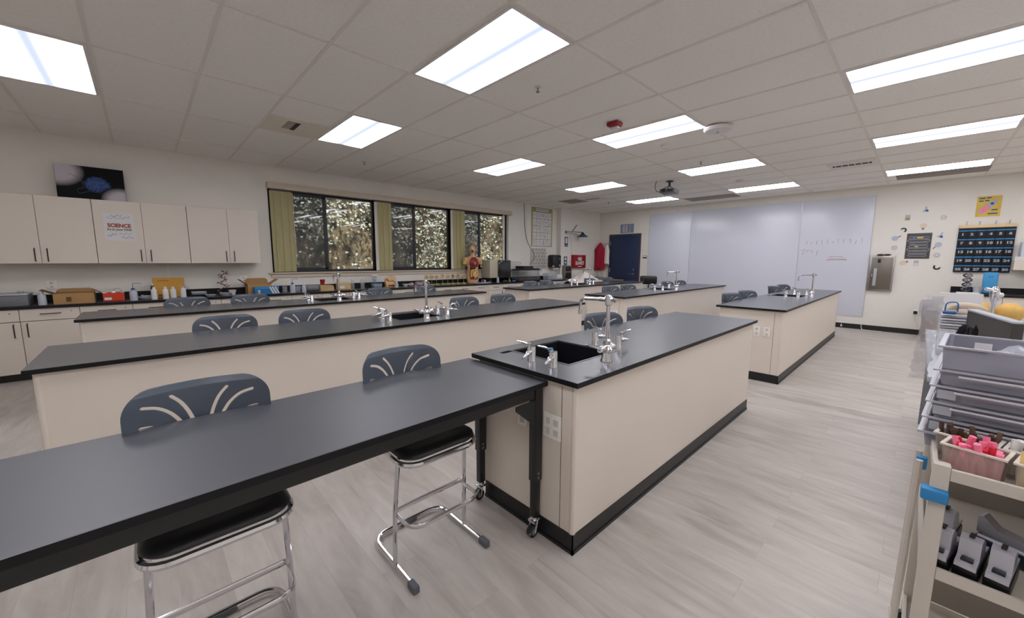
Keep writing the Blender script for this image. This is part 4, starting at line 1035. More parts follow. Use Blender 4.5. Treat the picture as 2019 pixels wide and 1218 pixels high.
# boxes near the window
openbox('cardboard_box', 'open tan cardboard box behind the blue shoe box', 1.40, 7.80, .34, .26, .17, CARD, [('back', .09), ('left', -.9, .13), ('right', 1.0, .13)])
t = thing('shoe_box', 'bright blue shoe box with three white diagonal stripes and a leaf logo', 'box', (1.475, 7.60, Z), .03)
MB().box(-.175, .175, -.055, .055, 0, .10, .003, 1).build('box_body', SHOE, t); MB().box(-.18, .18, -.06, .06, .085, .125, .003, 1).build('lid', mat('shoe_lid', (44, 132, 190), .5), t)
for k in range(3): MB().prism([(.03+.04*k, .122), (.055+.04*k, .122), (.105+.04*k, .008), (.08+.04*k, .008)], 'y', -.0615, -.0605).build('white_stripe', WHPL, t, 0)
lg = MB()
for a in (-40, 0, 40):
    M = Matrix.Translation((-.115, -.0575, .045)) @ Matrix.Rotation(math.radians(a), 4, 'Y')
    lg.M = M; lg.prism([(0, -.012), (.011, .008), (.006, .028), (0, .034), (-.006, .028), (-.011, .008)], 'y', 0, .0015)
lg.M = Matrix.Identity(4)
for k in range(2): lg.box(-.135, -.095, -.0575, -.056, .028-.01*k, .033-.01*k)
lg.build('leaf_logo', WHPL, t, 0)
def glassware(label, x, y, r, h, m=CLRP, name='beaker', z=Z):
    o = MB().lathe([(0, 0), (r, 0), (r, h), (r*1.08, h+.004), (r*.94, h), (r*.94, .006), (0, .006)], seg=22).build(name, m, None, 35, (x, y, z)); return tag(o, label, name)
glassware('clear beaker holding tongs, right of the blue shoe box', 1.80, 7.80, .04, .10)
o = MB().tube([(-.02, 0, .02), (.02, 0, .13)], .004, 6).tube([(.02, .01, .02), (-.015, 0, .12)], .004, 6).build('tongs', STEL, None, 35, (1.80, 7.80, Z)); tag(o, 'metal tongs standing in the clear beaker by the shoe box', 'tongs')
washbottle('blue capped wash bottle under the left end of the windows', 1.88, 7.61)
squeeze('small frosted bottle right of the wash bottle under the window', 2.065, 7.62, r=.036, h=.14)
o = MB().basin(-.06, .06, -.05, .05, 0, .10, .003, .006).build('plastic_tub', CLRP, None, 0, (1.99, 7.78, Z)); tag(o, 'small clear tub behind the frosted bottle', 'tub')
t = thing('jar', 'large clear jar of dark stuff lying on its side', 'jar', (2.24, 7.72, Z))
MB().lathe([(0, 0), (.055, 0), (.064, .01), (.064, .21), (.055, .225), (.05, .25), (0, .25)], (-.12, 0, .066), n=(1, 0, 0), seg=24).build('jar_wall', CLRP, t)
MB().lathe([(0, .01), (.052, .01), (.052, .20), (0, .20)], (-.12, 0, .062), n=(1, 0, 0), seg=20).build('contents', mat('grey_contents', (92, 92, 98), .7, noise_amt=.5, noise_scale=30), t)
t = thing('wooden_block', 'tan carved wooden block with a rounded end', 'block', (2.47, 7.68, Z))
MB().prism([(-.12, 0), (.12, 0), (.12, .04)]+arc((.07, .06), .05, 0, 90, 5, lambda a, b: (a, b))+[(-.12, .11)], 'y', -.05, .05).build('block', mat('tan_wood', (190, 160, 112), .6, noise_amt=.15, noise_scale=10), t, 30)
o = MB().lathe([(0, 0), (.032, 0), (.045, .10), (.047, .10), (.042, .10), (.03, .005), (0, .005)], seg=22).build('cup', REDX, None, 35, (2.41, 7.70, Z+.112)); tag(o, 'dark red plastic cup standing on the wooden block', 'cup')
t = thing('tan_box', 'tan box with a white label on a flat tan sheet', 'box', (2.79, 7.70, Z))
MB().box(-.145, .145, -.09, .09, 0, .012, .002, 1).build('sheet', CARD, t); MB().box(-.125, .12, -.06, .06, .013, .115, .006).build('box_body', mat('tan_box', (206, 178, 132), .7), t)
MB().box(-.128, .123, -.063, .063, .116, .145, .006).build('lid', mat('tan_lid', (214, 188, 140), .7), t); MB().box(-.10, 0, -.0625, -.0605, .03, .08).build('label', PAPR, t, 0)
squeeze('small dark bottle with a pale cap standing on the tan box', 2.70, 7.74, Z+.148, r=.016, h=.075, m=mat('amber_glass', (110, 70, 50), .2))
squeeze('tall clear bottle right of the tan box', 2.99, 7.76, r=.036, h=.20, m=CLRP)
squeeze('tall clear bottle with a long white nozzle, right of the other clear bottle', 3.19, 7.76, r=.04, h=.21, m=CLRP)
t = thing('tub', 'clear tub with a blue rim and dark contents', 'tub', (3.47, 7.72, Z))
MB().basin(-.09, .09, -.07, .07, 0, .085, .004, .012).build('tub_wall', CLRP, t, 0); MB().box(-.075, .075, -.055, .055, .008, .06, .004).build('contents', BLKP, t); MB().slab_hole(-.095, .095, -.075, .075, .085, .10, [(-.08, .08, -.06, .06)]).build('rim', CYAN, t, 0)
t = thing('skull_model', 'grey and white mounted bone model standing above the blue tub', 'model', (3.49, 7.86, Z))
MB().cyl((0, 0, 0), (0, 0, .012), .05).cyl((0, 0, .01), (0, 0, .16), .008).build('stand', GRYP, t)
crumple('x', 'x', 'x', 0, 0, 0, .05, .04, .1, LGRY, 5, 2)
_b = bpy.data.objects[-1] if False else [o_ for o_ in COL.objects if o_.get('label') == 'x'][0]
_b.name = 'bone'; _b.parent = t; _b.location = (0, 0, .13)
for k_ in ('label', 'category'): del _b[k_]
MB().box(-.07, .07, -.03, .03, .235, .275, .012).build('white_cap', WHPL, t)
# relief model
t = thing('anatomy_relief', 'flesh coloured skin section model with red details on a tan base', 'model', (3.80, 7.74, Z))
MB().box(-.15, .15, -.06, .06, 0, .018, .004).build('base', CARD, t)
out = smooth_path([(-.11, .02, 0), (-.13, .12, 0), (-.11, .20, 0), (-.03, .23, 0), (.04, .25, 0), (.09, .2, 0), (.13, .1, 0), (.15, .03, 0), (.06, .03, 0), (-.11, .02, 0)], 5)[:-1]
MB().prism([(p.x, p.y) for p in out], 'y', -.025, .045).build('section', TAN, t, 50)
MB().tube([(-.1, -.03, .16), (-.04, -.032, .13), (.02, -.032, .15), (.07, -.032, .11)], .006, 6).tube([(-.08, -.03, .05), (0, -.032, .045), (.09, -.03, .05)], .012, 6).build('vessels', ORGR, t)
MB().sph((-.095, -.03, .165), .022).build('red_patch', mat('rose', (206, 90, 90), .5), t)
squeeze('small frosted bottle in front of the flesh coloured relief model', 3.85, 7.61, r=.032, h=.14)
t = thing('white_bowls', 'small white mortar with a spout left of the shells', 'mortar', (4.16, 7.80, Z))
MB().lathe([(0, 0), (.03, 0), (.06, .05), (.07, .052), (.05, .05), (.02, .01), (0, .01)], seg=20).build('bowl', WHPL, t); MB().box(.03, .12, -.015, .015, .03, .05, .006).build('spout', WHPL, t)
for k, (x, y) in enumerate(((4.33, 7.84), (4.44, 7.80), (4.56, 7.83))):
    crumple('shell_model', ('left', 'middle', 'right')[k]+' of the three pink and white shell lumps before the disc models', 'shell', x, y, Z, .055, .035, .07, mat('shell_pink', (206, 170, 172), .5, noise_amt=.3, noise_scale=30), 3+k, 2)
# disc models
GD = 'tan disc models on stems'
def disc(label, x, y, top, double=False):
    t = thing('disc_model', label, 'model', (x, y, Z), 0, GD)
    MB().box(-.055, .055, -.04, .04, 0, .03, .004).build('stand', OLIV, t)
    MB().cyl((0, 0, .03), (0, 0, top-.05), .005, seg=8).build('stem', STEL, t)
    for dz in ((-.025, .03) if double else (0,)):
        r_ = .047 if double else .052
        d = MB().lathe([(0, -.012), (r_, -.012), (r_*1.05, 0), (r_, .012), (0, .012)], (0, 0, top+dz), n=(0, -1, 0), seg=24).build('disc', TAN, t)
        MB().lathe([(.018, 0), (.026, 0), (.026, .004), (.018, .004)], (0, -.013, top+dz), n=(0, -1, 0), seg=16).sph((0, -.014, top+dz), .008, 8, 5).build('cell_pattern', GRYP, d)
pos = ['leftmost', 'second', 'third', 'fourth and tallest', 'fifth', 'sixth, double', 'seventh, double', 'last, on a clear rod']
for k, x in enumerate((4.70, 4.83, 4.965, 5.13, 5.275, 5.42, 5.57, 5.745)):
    disc('tan disc model, '+pos[k]+' in the row of eight', x, 7.80, .205 if k == 3 else (.19 if k != 7 else .2), k in (5, 6))
t = thing('tray', 'pale flat tray holding a blue spill in front of the torso model', 'tray', (6.18, 7.61, Z))
MB().basin(-.2, .26, -.06, .07, 0, .018, .004, .004).build('tray', LGRY, t, 0); MB(Matrix.Scale(.35, 4, (0, 0, 1))).sph((-.12, -.02, .08), .045, 12, 8).build('blue_goggles', CYAN, t)

# human torso model
def torso(loc):
    t = thing('torso_model', 'human torso anatomy model with open chest and half head', 'model', loc, -.3)
    b = MB()
    sec = [(.0, .135, .085, 0), (.06, .15, .095, 0), (.14, .165, .105, 0), (.22, .158, .10, 0), (.30, .138, .09, 0), (.38, .138, .09, 0), (.46, .155, .10, 0), (.54, .178, .11, 0), (.60, .19, .105, .005), (.64, .165, .085, .01), (.67, .10, .065, .01), (.69, .058, .055, 0), (.74, .05, .052, -.005)]
    last = None
    for z, rx, ry, oy in sec:
        r_ = b._v([(rx*math.cos(a*PI/12), oy+ry*math.sin(a*PI/12)*(1 if math.sin(a) > 0 else 1), z) for a in range(24)])
        if last:
            for i in range(24): b.bm.faces.new((last[i], last[(i+1) % 24], r_[(i+1) % 24], r_[i]))
        else: b.bm.faces.new(r_[::-1])
        last = r_
    b.bm.faces.new(last)
    for s_ in (-1, 1): b.sph((s_*.185, .005, .585), .062, 14, 9, rz=.075); b.cyl((s_*.2, .005, .56), (s_*.225, .005, .47), .05, .042)
    b.sph((0, .01, .85), .078, 18, 12, rz=.10, ry=.095); b.sph((0, -.04, .80), .05, 14, 9, rz=.055); b.sph((0, -.095, .825), .014, 8, 6, rz=.022); b.sph((-.078, .01, .835), .012, 8, 6, rz=.024); b.sph((.078, .01, .835), .012, 8, 6, rz=.024)
    me = b.mesh('torso')
    def rm(o):
        r_ = o.modifiers.new('r', 'REMESH'); r_.mode = 'VOXEL'; r_.voxel_size = .009
        sm = o.modifiers.new('s', 'SMOOTH'); sm.iterations = 6
    me = apply_mod(me, rm); me.shade_smooth(); me.materials.clear(); me.materials.append(SKIN)
    o = bpy.data.objects.new('body', me); COL.objects.link(o); o.parent = t
    MB().prism([(-.085, .40), (.085, .40), (.12, .50), (.095, .60), (.03, .655), (-.03, .655), (-.095, .60), (-.12, .50)], 'y', -.108, -.07).build('open_chest', mat('chest_wall', (120, 30, 34), .5), t, 50)
    for s_ in (-1, 1): MB().sph((s_*.058, -.10, .52), .045, 12, 9, rz=.085, ry=.03).build('lung', ORGR, t)
    MB().sph((.015, -.122, .49), .035, 12, 8, rz=.045, ry=.025).build('heart', mat('heart', (190, 110, 80), .4), t)
    MB().sph((-.03, -.10, .385), .09, 12, 8, rz=.032, ry=.035).build('liver', ORGD, t)
    MB().sph((.06, -.098, .375), .05, 12, 8, rz=.03, ry=.03).build('stomach', ORGP, t)
    g_ = MB()
    g_.tube(smooth_path([(-.07, -.1, .16), (-.085, -.1, .24), (-.07, -.1, .32), (0, -.108, .335), (.07, -.1, .32), (.085, -.1, .24), (.06, -.1, .17), (.0, -.105, .13)], 5), .018, 8)
    for k in range(4): g_.tube(smooth_path([(-.05, -.105, .30-.035*k), (0, -.115, .285-.035*k), (.05, -.105, .295-.035*k)], 4), .017, 8)
    gi = g_.build('intestines', ORGP, t, 50); gi.location = (0, -.012, 0)
    MB().prism([(-.09, .10), (.09, .10), (.11, .24), (.09, .36), (-.09, .36), (-.11, .24)], 'y', -.107, -.07).build('open_belly', mat('chest_wall', (120, 30, 34), .5), t, 50)
    MB().tube([(-.01, -.06, .64), (-.008, -.065, .70), (-.01, -.06, .75)], .013, 8).build('windpipe', WHPL, t)
    MB().sph((-.035, -.075, .86), .045, 12, 8, rz=.035, ry=.03).build('brain_half', mat('ivory', (222, 208, 184), .5), t)
    MB().sph((-.03, -.082, .80), .035, 12, 8, rz=.035, ry=.02).build('face_muscle', ORGR, t)
    return t
torso((6.03, 7.80, Z+.002))
t = thing('rolled_cup', 'pink and black cup lying on its side between the torso and the incubator', 'cup', (6.32, 7.72, Z))
MB().lathe([(0, 0), (.03, 0), (.045, .11), (.047, .11), (.04, .105), (.028, .006), (0, .006)], (0.05, 0, .047), n=(-1, -.3, 0), seg=20).build('cup_wall', mat('cup_pink', (190, 150, 166), .5, noise_amt=.3, noise_scale=12), t)
o = crumple('blue_lump', 'small blue goggle lump right of the fallen cup', 'goggles', 6.50, 7.68, Z, .04, .03, .04, BLUE, 4, 2)

# incubator cabinet
t = thing('incubator', 'beige cabinet with a dark glass door standing on the counter end of the windows', 'incubator', (6.86, 7.78, Z))
MB().box(-.36, .36, -.10, .24, .12, .585, .01).build('housing', mat('beige_metal', (190, 182, 160), .5), t)
MB().box(-.34, -.30, -.08, .2, 0, .12).build('leg', BLKM, t, 0); MB().box(.30, .34, -.08, .2, 0, .12).build('leg', BLKM, t, 0)
d = MB().box(-.09, .355, -.125, -.101, .125, .58, .006).build('glass_door', mat('dark_glass', (48, 48, 50), .12), t)
MB().box(-.07, -.055, -.15, -.125, .25, .37, .004).build('handle', BLKP, d); MB().box(-.09, .355, -.128, -.126, .565, .58).build('trim_strip', BLKM, d, 0)
squeeze('small white pump bottle in front of the incubator', 6.70, 7.60, r=.033, h=.15)
crumple('fossil_lump', 'brown and grey fossil lump on the counter before the incubator', 'fossil', 6.98, 7.62, Z, .075, .045, .055, BRWN, 8, 2)
crumple('blue_clay', 'bright blue lump right of the incubator', 'lump', 7.29, 7.60, Z, .055, .035, .045, CYAN, 9, 2)

# aquarium, arch, lamp
t = thing('aquarium', 'glass aquarium with black hood and brown gravel beside the sink', 'aquarium', (7.90, 7.74, Z))
MB().slab_hole(-.42, .42, -.16, .16, .0, .30, [(-.412, .412, -.152, .152)]).build('glass_walls', AQUA, t, 0)
MB().box(-.43, .43, -.165, .165, 0, .02).build('bottom_frame', BLKP, t, 0); MB().box(-.41, .41, -.15, .15, .021, .075, .01).build('gravel', BROW, t)
MB().prism([(-.44, .30), (.44, .30), (.36, .35), (.10, .36), (.10, .42), (-.26, .42), (-.26, .34), (-.44, .33)], 'y', -.17, .17).build('hood', BLKP, t, 0)
for k in (-.06, .06): MB().cyl((k, -.02, .15), (k, -.02, .225), .022, seg=12).build('white_float', WHPL, t)
t = thing('pipe_frame', 'white curved pipe frame standing behind the aquarium', 'frame', (7.60, 7.90, Z))
MB().tube([(-.24, -.06, 0), (-.25, -.03, .1), (-.25, 0, .45)]+arc((-.17, .47), .08, 180, 90, 5, lambda a, b: (a, 0, b))+arc((.17, .47), .08, 90, 0, 5, lambda a, b: (a, 0, b))+[(.25, 0, .44)], .018, 8).build('white_pipe', WHPL, t)
for k in range(7): MB().tube([(-.19+.063*k, .02, .08), (-.19+.063*k, .02, .5)], .003, 5).build('wire_bar', STEL, t)
t = thing('clamp_lamp', 'small chrome clamp lamp on the left of the white pipe frame', 'lamp', (7.32, 7.80, Z))
MB().tube([(0, .02, 0), (0, .02, .33)], .008, 8).lathe([(0, 0), (.045, 0), (.045, .006), (0, .006)], (0, .02, 0)).build('rod', STEL, t)
MB().lathe([(.055, 0), (.05, .03), (.02, .07), (0, .075), (0, .07), (.05, 0)], (-.02, -.03, .30), n=(.5, .4, .8), seg=20).build('reflector', SILV, t)
# faucets on counter
t = thing('counter_faucet', 'chrome goose neck faucet with red tab behind the stools, right of the aquarium', 'faucet', (8.52, 7.86, ZT))
MB().lathe([(0, 0), (.03, 0), (.028, .05), (.014, .06), (.012, .10), (0, .10)], seg=16).tube([(0, 0, .1), (0, 0, .28)]+[(0, -.07+.07*math.cos(a*PI/8), .28+.07*math.sin(a*PI/8)) for a in range(9)]+[(0, -.14, .25)], .009, 8).build('spout', CHRM, t)
for k, m_ in ((-1, REDX), (1, BLUE)):
    h_ = MB().tube([(k*.02, 0, .04), (k*.08, -.02, .06)], .008, 8).build('tap_handle', CHRM, t); MB().sph((k*.085, -.02, .06), .014, 8, 6).build('coloured_tab', m_, h_)
o = MB().basin(-.18, .18, -.12, .12, 0, .20, .004, .02).build('clear_bin', CLRP, None, 0, (8.93, 7.76, Z)); tag(o, 'clear plastic bin under the black paper towel dispenser', 'bin')
t = thing('paper_stack', 'stack of white paper towels at the counter end', 'paper', (9.25, 7.70, Z))
MB().box(-.13, .13, -.1, .1, 0, .05, .005).build('tray', LGRY, t); MB().box(-.12, .12, -.09, .09, .051, .15, .006).build('towels', PAPR, t)

# wall things right of the windows
t = thing('poster_chart', 'olive bordered chart of white lab equipment cards above the counter', 'chart', (8.885, YW, 2.51))
MB().box(-.47, .47, -.006, -.001, -.575, .575).build('backing', OLIV, t, 0)
MB().box(-.27, .27, -.009, -.006, .47, .55).build('title_strip', PAPR, t, 0)
for k in range(3): MB().box(-.22+.155*k, -.09+.155*k, -.0105, -.009, .50, .522).build('blurred_word', GRYP, t, 0)
rr = random.Random(4)
for r_, zz in enumerate((.345, .145, -.06, -.26, -.46)):
    for c_ in range(5):
        if r_ in (1, 2) and c_ == 2: continue
        x = -.34+.17*c_
        cd_ = MB().box(x-.078, x+.078, -.009, -.006, zz-.092, zz+.092).build('picture_card', PAPR, t, 0)
        pts = [(x+rr.uniform(-.05, .05), -.0105, zz+rr.uniform(-.06, .06)) for _ in range(4)]
        MB().tube(pts, .004, 5).build('card_drawing', (GRYP, BLUE, INK, OLIV, GRYP)[(r_*3+c_) % 5], cd_)
MB().box(-.08, .08, -.01, -.006, -.15, .24).build('centre_card', PAPR, t, 0); 
for k in range(6): MB().box(-.06, .06, -.0115, -.01, .16-.05*k, .165-.05*k).build('text_line', GRYP, t, 0)
t = thing('drying_rack', 'pale translucent drying pegboard on the wall under the chart', 'pegboard', (8.72, YW, 1.575))
MB().box(-.33, .33, -.02, -.001, -.31, .31, .006).build('panel', mat('rack_plastic', (196, 190, 186), .3), t)
for r_ in range(6):
    for c_ in range(5):
        x = -.26+.13*c_+(.04 if r_ % 2 else 0); z = .24-.1*r_
        MB().tube([(x, -.02, z), (x, -.09, z+.05)], .009, 8).build('peg', mat('peg', (178, 174, 172), .3), t)
t = thing('hanging_cable', 'thin dark cable hanging from the ceiling down to the aquarium hood', 'cable', (0, 0, 0))
MB().tube(smooth_path([(8.10, YW-.015, 3.14), (8.11, YW-.015, 2.8), (8.14, YW-.015, 2.4), (8.25, YW-.015, 2.05), (8.46, YW-.02, 1.8), (8.5, YW-.07, 1.62), (8.38, YW-.1, 1.52), (8.2, 7.9, 1.40)], 6), .007, 6).build('cable', BLKP, t)
t = thing('towel_dispenser', 'black paper towel dispenser on the wall', 'dispenser', (9.36, YW, 1.49))
MB().box(-.20, .20, -.24, -.001, -.20, .20, .05, 4).build('cover', BLKP, t)
MB().box(-.11, .11, -.19, -.10, -.245, -.20, .004).build('paper_end', PAPR, t); MB().sph((-.17, -.22, -.155), .035, 10, 7).build('sensor_patch', LGRY, t); MB().box(.07, .14, -.243, -.239, .06, .10).build('logo_patch', GRYP, t, 0); MB().box(.09, .13, -.243, -.239, -.15, -.10).build('hand_symbol', WHPL, t, 0)
PY = 7.885
t = thing('emergency_shower', 'emergency shower arm with a blue head and a pull rod on the wall', 'shower', (9.83, PY-.003, 2.42))
MB().tube([(0, 0, 0), (0, -.12, 0), (.55, -.25, -.0)], .018, 8).lathe([(0, 0), (.05, 0), (.05, .01), (0, .01)], (0, -.001, 0), n=(0, -1, 0)).build('pipe_arm', STEL, t)
MB().tube([(.10, -.15, -.03), (.30, -.2, .22)], .01, 6).build('pull_lever', BLKM, t)
MB().lathe([(0, 0), (.03, 0), (.06, -.06), (.16, -.12), (.17, -.145), (0, -.13)], (.55, -.25, .0), seg=24).build('shower_head', NAVY, t)
MB().box(.19, .27, -.02, -.001, -.21, -.02, .01).build('white_valve', WHPL, t)
MB().tube([(.25, -.02, -.2), (.30, -.015, -.75), (.34, -.01, -.92)], .004, 5).build('pull_chain', STEL, t)
MB().box(.18, .36, -.006, -.001, -.935, -.92).build('wall_bracket', LGRY, t, 0)
def sign(label, x, z, w_, h_, m, words):
    t = thing('wall_sign', label, 'sign', (x, PY, z)); MB().box(-w_/2, w_/2, -.006, -.001, -h_/2, h_/2).build('plate', m, t, 0)
    return t
t = sign('narrow blue emergency shower sign below the shower arm', 9.86, 2.11, .16, .30, NAVY, '')
MB().box(-.05, .05, -.008, -.006, -.05, .12).build('shower_symbol', WHPL, t, 0); MB().box(-.05, .05, -.008, -.006, -.12, -.10).build('caption_strip', LGRY, t, 0)
t = sign('narrow blue eye wash sign above the grey dispenser', 9.84, 1.50, .16, .29, NAVY, '')
MB().cyl((0, -.008, .07), (0, -.006, .07), .05).build('eye_symbol', WHPL, t); MB().box(-.05, .05, -.008, -.006, -.12, -.10).build('caption_strip', LGRY, t, 0); MB().prism([(-.06, -.07), (.06, -.07), (0, .0)], 'y', -.008, -.006).build('figure_symbol', WHPL, t, 0)
t = thing('goggle_cabinet', 'small grey open dispenser on the wall below the eye wash sign', 'dispenser', (9.86, PY, 1.14))
MB().box(-.18, .18, -.11, -.001, -.22, .22, .006).build('housing', mat('disp_grey', (132, 126, 120), .4), t); MB().box(-.15, .15, -.114, -.110, .03, .19).build('opening', BRAS, t, 0); MB().box(-.15, .15, -.114, -.110, -.19, .0).build('lower_opening', BLKP, t, 0)
t = thing('fire_blanket', 'red fire blanket box on the wall with white lettering', 'fire blanket', (10.46, PY, 1.485))
MB().box(-.33, .33, -.11, -.001, -.215, .215, .01).build('box_body', REDX, t)
text('FIRE', .15, WHPL, t, (0, -.113, .075), FY, bold=.006, depth=.001, sx=.8); text('BLANKET', .15, WHPL, t, (0, -.113, -.055), FY, bold=.006, depth=.001, sx=.72)
MB().box(-.1, .1, -.113, -.1105, -.17, -.15).build('small_caption', WHPL, t, 0); MB().box(-.06, .06, -.113, -.1105, .175, .185).build('top_caption', YELP, t, 0)

# aprons and coats on the corner hooks
def garment(name, label, cat, loc, W_, H_, D_, m, seed, rz=0):
    b = MB(); nz_, na = 22, 40; last = None
    for k in range(nz_+1):
        v = k/nz_; z = -H_*v
        wd = W_*(.12+.88*min(1, v/.28)**.8)*(1+.05*math.sin(v*7)); dp = D_*(.3+.7*min(1, v/.3))
        r_ = b._v([(wd*math.cos(2*PI*i/na)*(1+.05*math.sin(9*2*PI*i/na+seed)*v), dp*math.sin(2*PI*i/na)*(1+.28*math.sin(7*2*PI*i/na+seed+v*2)*v), z-(.03*math.sin(5*2*PI*i/na+seed) if k == nz_ else 0)) for i in range(na)])
        if last:
            for i in range(na): b.bm.faces.new((last[i], last[(i+1) % na], r_[(i+1) % na], r_[i]))
        else: b.bm.faces.new(r_[::-1])
        last = r_
    b.bm.faces.new(last)
    o = b.build(name, m, None, 60, loc); o.rotation_euler = (0, 0, rz); tag(o, label, cat); return o
garment('red_apron', 'crimson red aprons hanging in a bundle in the corner left of the door', 'apron', (11.50, 7.70, 2.13), .17, .92, .09, CRIM, 1, -1.1)
garment('white_lab_coat', 'white lab coat hanging right of the crimson aprons', 'lab coat', (11.60, 7.49, 2.06), .09, .66, .05, WCLO, 3, -1.5)
t = thing('coat_hooks', 'pale coat hook rack on the wall left of the door', 'hooks', (XB, 7.62, 2.1))
MB().box(-.02, -.001, -.16, .16, -.03, .03, .004).build('rail', WHPL, t)
for k in range(4): MB().tube([(-.02, -.12+.08*k, 0), (-.06, -.12+.08*k, -.01), (-.07, -.12+.08*k, .03)], .007, 6).build('hook', WHPL, t)
o = MB().tube([(0, .12, .05), (0, .0, .0), (-.01, -.12, -.06)], .012, 6).build('coat_hanger', BLKP, None, 35, (XB-.03, 7.50, 1.80)); tag(o, 'short black hanger end sticking out right of the white coat', 'hanger')

# cloth covered equipment on a low table
t = thing('side_table', 'dark low table under the white cloth beside the counter end', 'table', (10.25, 7.42, 0))
MB().box(-.78, .82, -.28, .30, .80, .83, .004).build('tabletop', BLKM, t)
for a in (-.72, .76):
    for c_ in (-.23, .25): MB().box(a-.02, a+.02, c_-.02, c_+.02, 0, .80).build('leg', BLKM, t, 0)
b = MB(); n1, n2 = 40, 18; g_ = {}
for i in range(n1+1):
    for j in range(n2+1):
        u, v = i/n1, j/n2; x = -.86+1.5*u; y = -.27+.5*v
        hgt = .30*math.exp(-((u-.55)/.28)**2)*(.55+.45*math.sin(PI*v)) + .05*noise.noise(Vector((u*5, v*3, 0)))+.03*noise.noise(Vector((u*14, v*3, 2)))
        g_[i, j] = b._v([(x+.02*noise.noise(Vector((u*9, v*9, 5))), y, max(.01, hgt+.03))])[0]
for i in range(n1):
    for j in range(n2): b.bm.faces.new((g_[i, j], g_[i+1, j], g_[i+1, j+1], g_[i, j+1]))
for j in (0, n2):
    lastb = None
    for i in range(n1+1):
        c_ = g_[i, j].co; q = b.bm.verts.new((c_.x, c_.y+(-.01 if j == 0 else .01), .002))
        if lastb: b.bm.faces.new((g_[i-1, j], g_[i, j], q, lastb))
        lastb = q
o = b.build('dust_cover', WCLO, None, 70, (10.22, 7.42, .83)); tag(o, 'white cloth draped over equipment in front of the fire blanket', 'cloth')
t = thing('glass_tray', 'grey machine with round glass dish and bottles at the right end of the cloth table', 'equipment', (10.96, 7.40, .832))
MB().box(-.06, .10, -.18, .14, 0, .16, .02).build('base_unit', GRYP, t); MB().lathe([(0, .20), (.14, .22), (.15, .24), (.0, .215)], seg=24).build('round_dish', SILV, t)
MB().lathe([(0, 0), (.03, 0), (.03, .1), (.012, .13), (.012, .15), (0, .15)], (.03, -.12, .16)).build('bottle', CLRP, t)
t = thing('cardboard_tray', 'tan cardboard tray on the floor cart behind the far left bench faucet', 'tray', (11.32, 7.0, 0))
MB().box(-.2, .2, -.25, .25, 0, .80, .01).build('cart_body', GRYP, t); MB().basin(-.19, .19, -.24, .24, .802, .90, .006).build('tray', CARD, t, 0)

# ================================================================ right side
# counter against the front wall
t = thing('corner_counter', 'black topped counter with backsplash under the numbered pocket chart', 'counter', (XB-.62, -.44, 0))
MB().box(-.02, .618, -2.4, 0, ZT-.03, ZT).build('counter_slab', EPOE, t, 0); MB().box(.60, .618, -2.4, 0, ZT, ZT+.105).build('backsplash', EPOE, t, 0)
MB().box(.02, .60, -2.38, -.02, .10, ZT-.031).build('cabinet_body', LAMI, t, 0); MB().box(.08, .60, -2.38, -.03, 0, .10).build('toe_kick', RUBB, t, 0)
for k in range(4):
    d = MB().box(0, .019, -2.38+.59*k+.003, -2.38+.59*(k+1)-.003, .105, ZT-.04, .0015, 1).build('door', LAMI, t)
    MB().tube([(0, -2.3+.59*k, .75), (-.028, -2.3+.59*k, .745), (-.028, -2.3+.59*k, .6), (0, -2.3+.59*k, .595)], .006, 6).build('handle', HNDL, d)
t = thing('wall_cabinet', 'beige wall shelf cabinet behind the right edge of the pocket chart', 'cabinet', (XB, -2.2, 1.385))
MB().box(-.33, -.001, -1.0, 1.06, 0, .17, .002, 1).build('bottom_section', LAMI, t); MB().box(-.33, -.31, -1.0, 1.06, .17, .24).build('shelf_lip', WHPL, t, 0)
for k in range(3): MB().box(-.30, -.05, .62-.4*k, 1.0-.4*k, .172, .50, .004).build('paper_box', mat('pale_box', (206, 212, 226), .7), t)
DN = thing('dna_model', 'grey and blue double helix model standing on the black counter below the pocket chart', 'model', (11.3, -.62, ZT+.002))
MB().cyl((0, 0, 0), (0, 0, .02), .09).cyl((0, 0, .02), (0, 0, .42), .005, seg=8).build('stand', GRYP, DN)
for s_, m_ in ((0, GRYP), (PI, NAVY)): MB().tube([(0.0+.055*math.cos(k*.35+s_), .055*math.sin(k*.35+s_), .04+.0115*k) for k in range(36)], .012, 6).build('strand', m_, DN)
rg = MB()
for k in range(0, 36, 2): rg.tube([(.055*math.cos(k*.35), .055*math.sin(k*.35), .04+.0115*k), (-.055*math.cos(k*.35), -.055*math.sin(k*.35), .04+.0115*k)], .006, 5)
rg.build('rungs', BRWN, DN); DN.scale = (1, 1, .84)
t = thing('blue_case', 'tall bright blue case leaning on the far counter under the pocket chart', 'case', (11.34, -.90, ZT+.002)); t.rotation_euler = (0, math.radians(6), 0)
MB().box(-.03, .03, -.09, .09, .004, .40, .02, 3).build('shell', mat('sky_blue', (62, 150, 206), .5), t); MB().box(-.032, -.03, -.03, .03, .3, .33).build('tag', CYAN, t, 0)
o = MB().lathe([(0, 0), (.05, 0), (.065, .12), (.067, .12), (.06, .115), (.046, .006), (0, .006)], seg=20).build('basket', LGRY, None, 35, (11.3, -.76, ZT+.001)); tag(o, 'pale grey pen basket between the helix model and the blue case', 'basket')
o = MB().box(-.12, .12, -.28, .0, 0, .02, .006).build('papers', PAPR, None, 35, (11.22, -.5, ZT+.001)); tag(o, 'white papers lying at the left end of the far counter', 'papers')
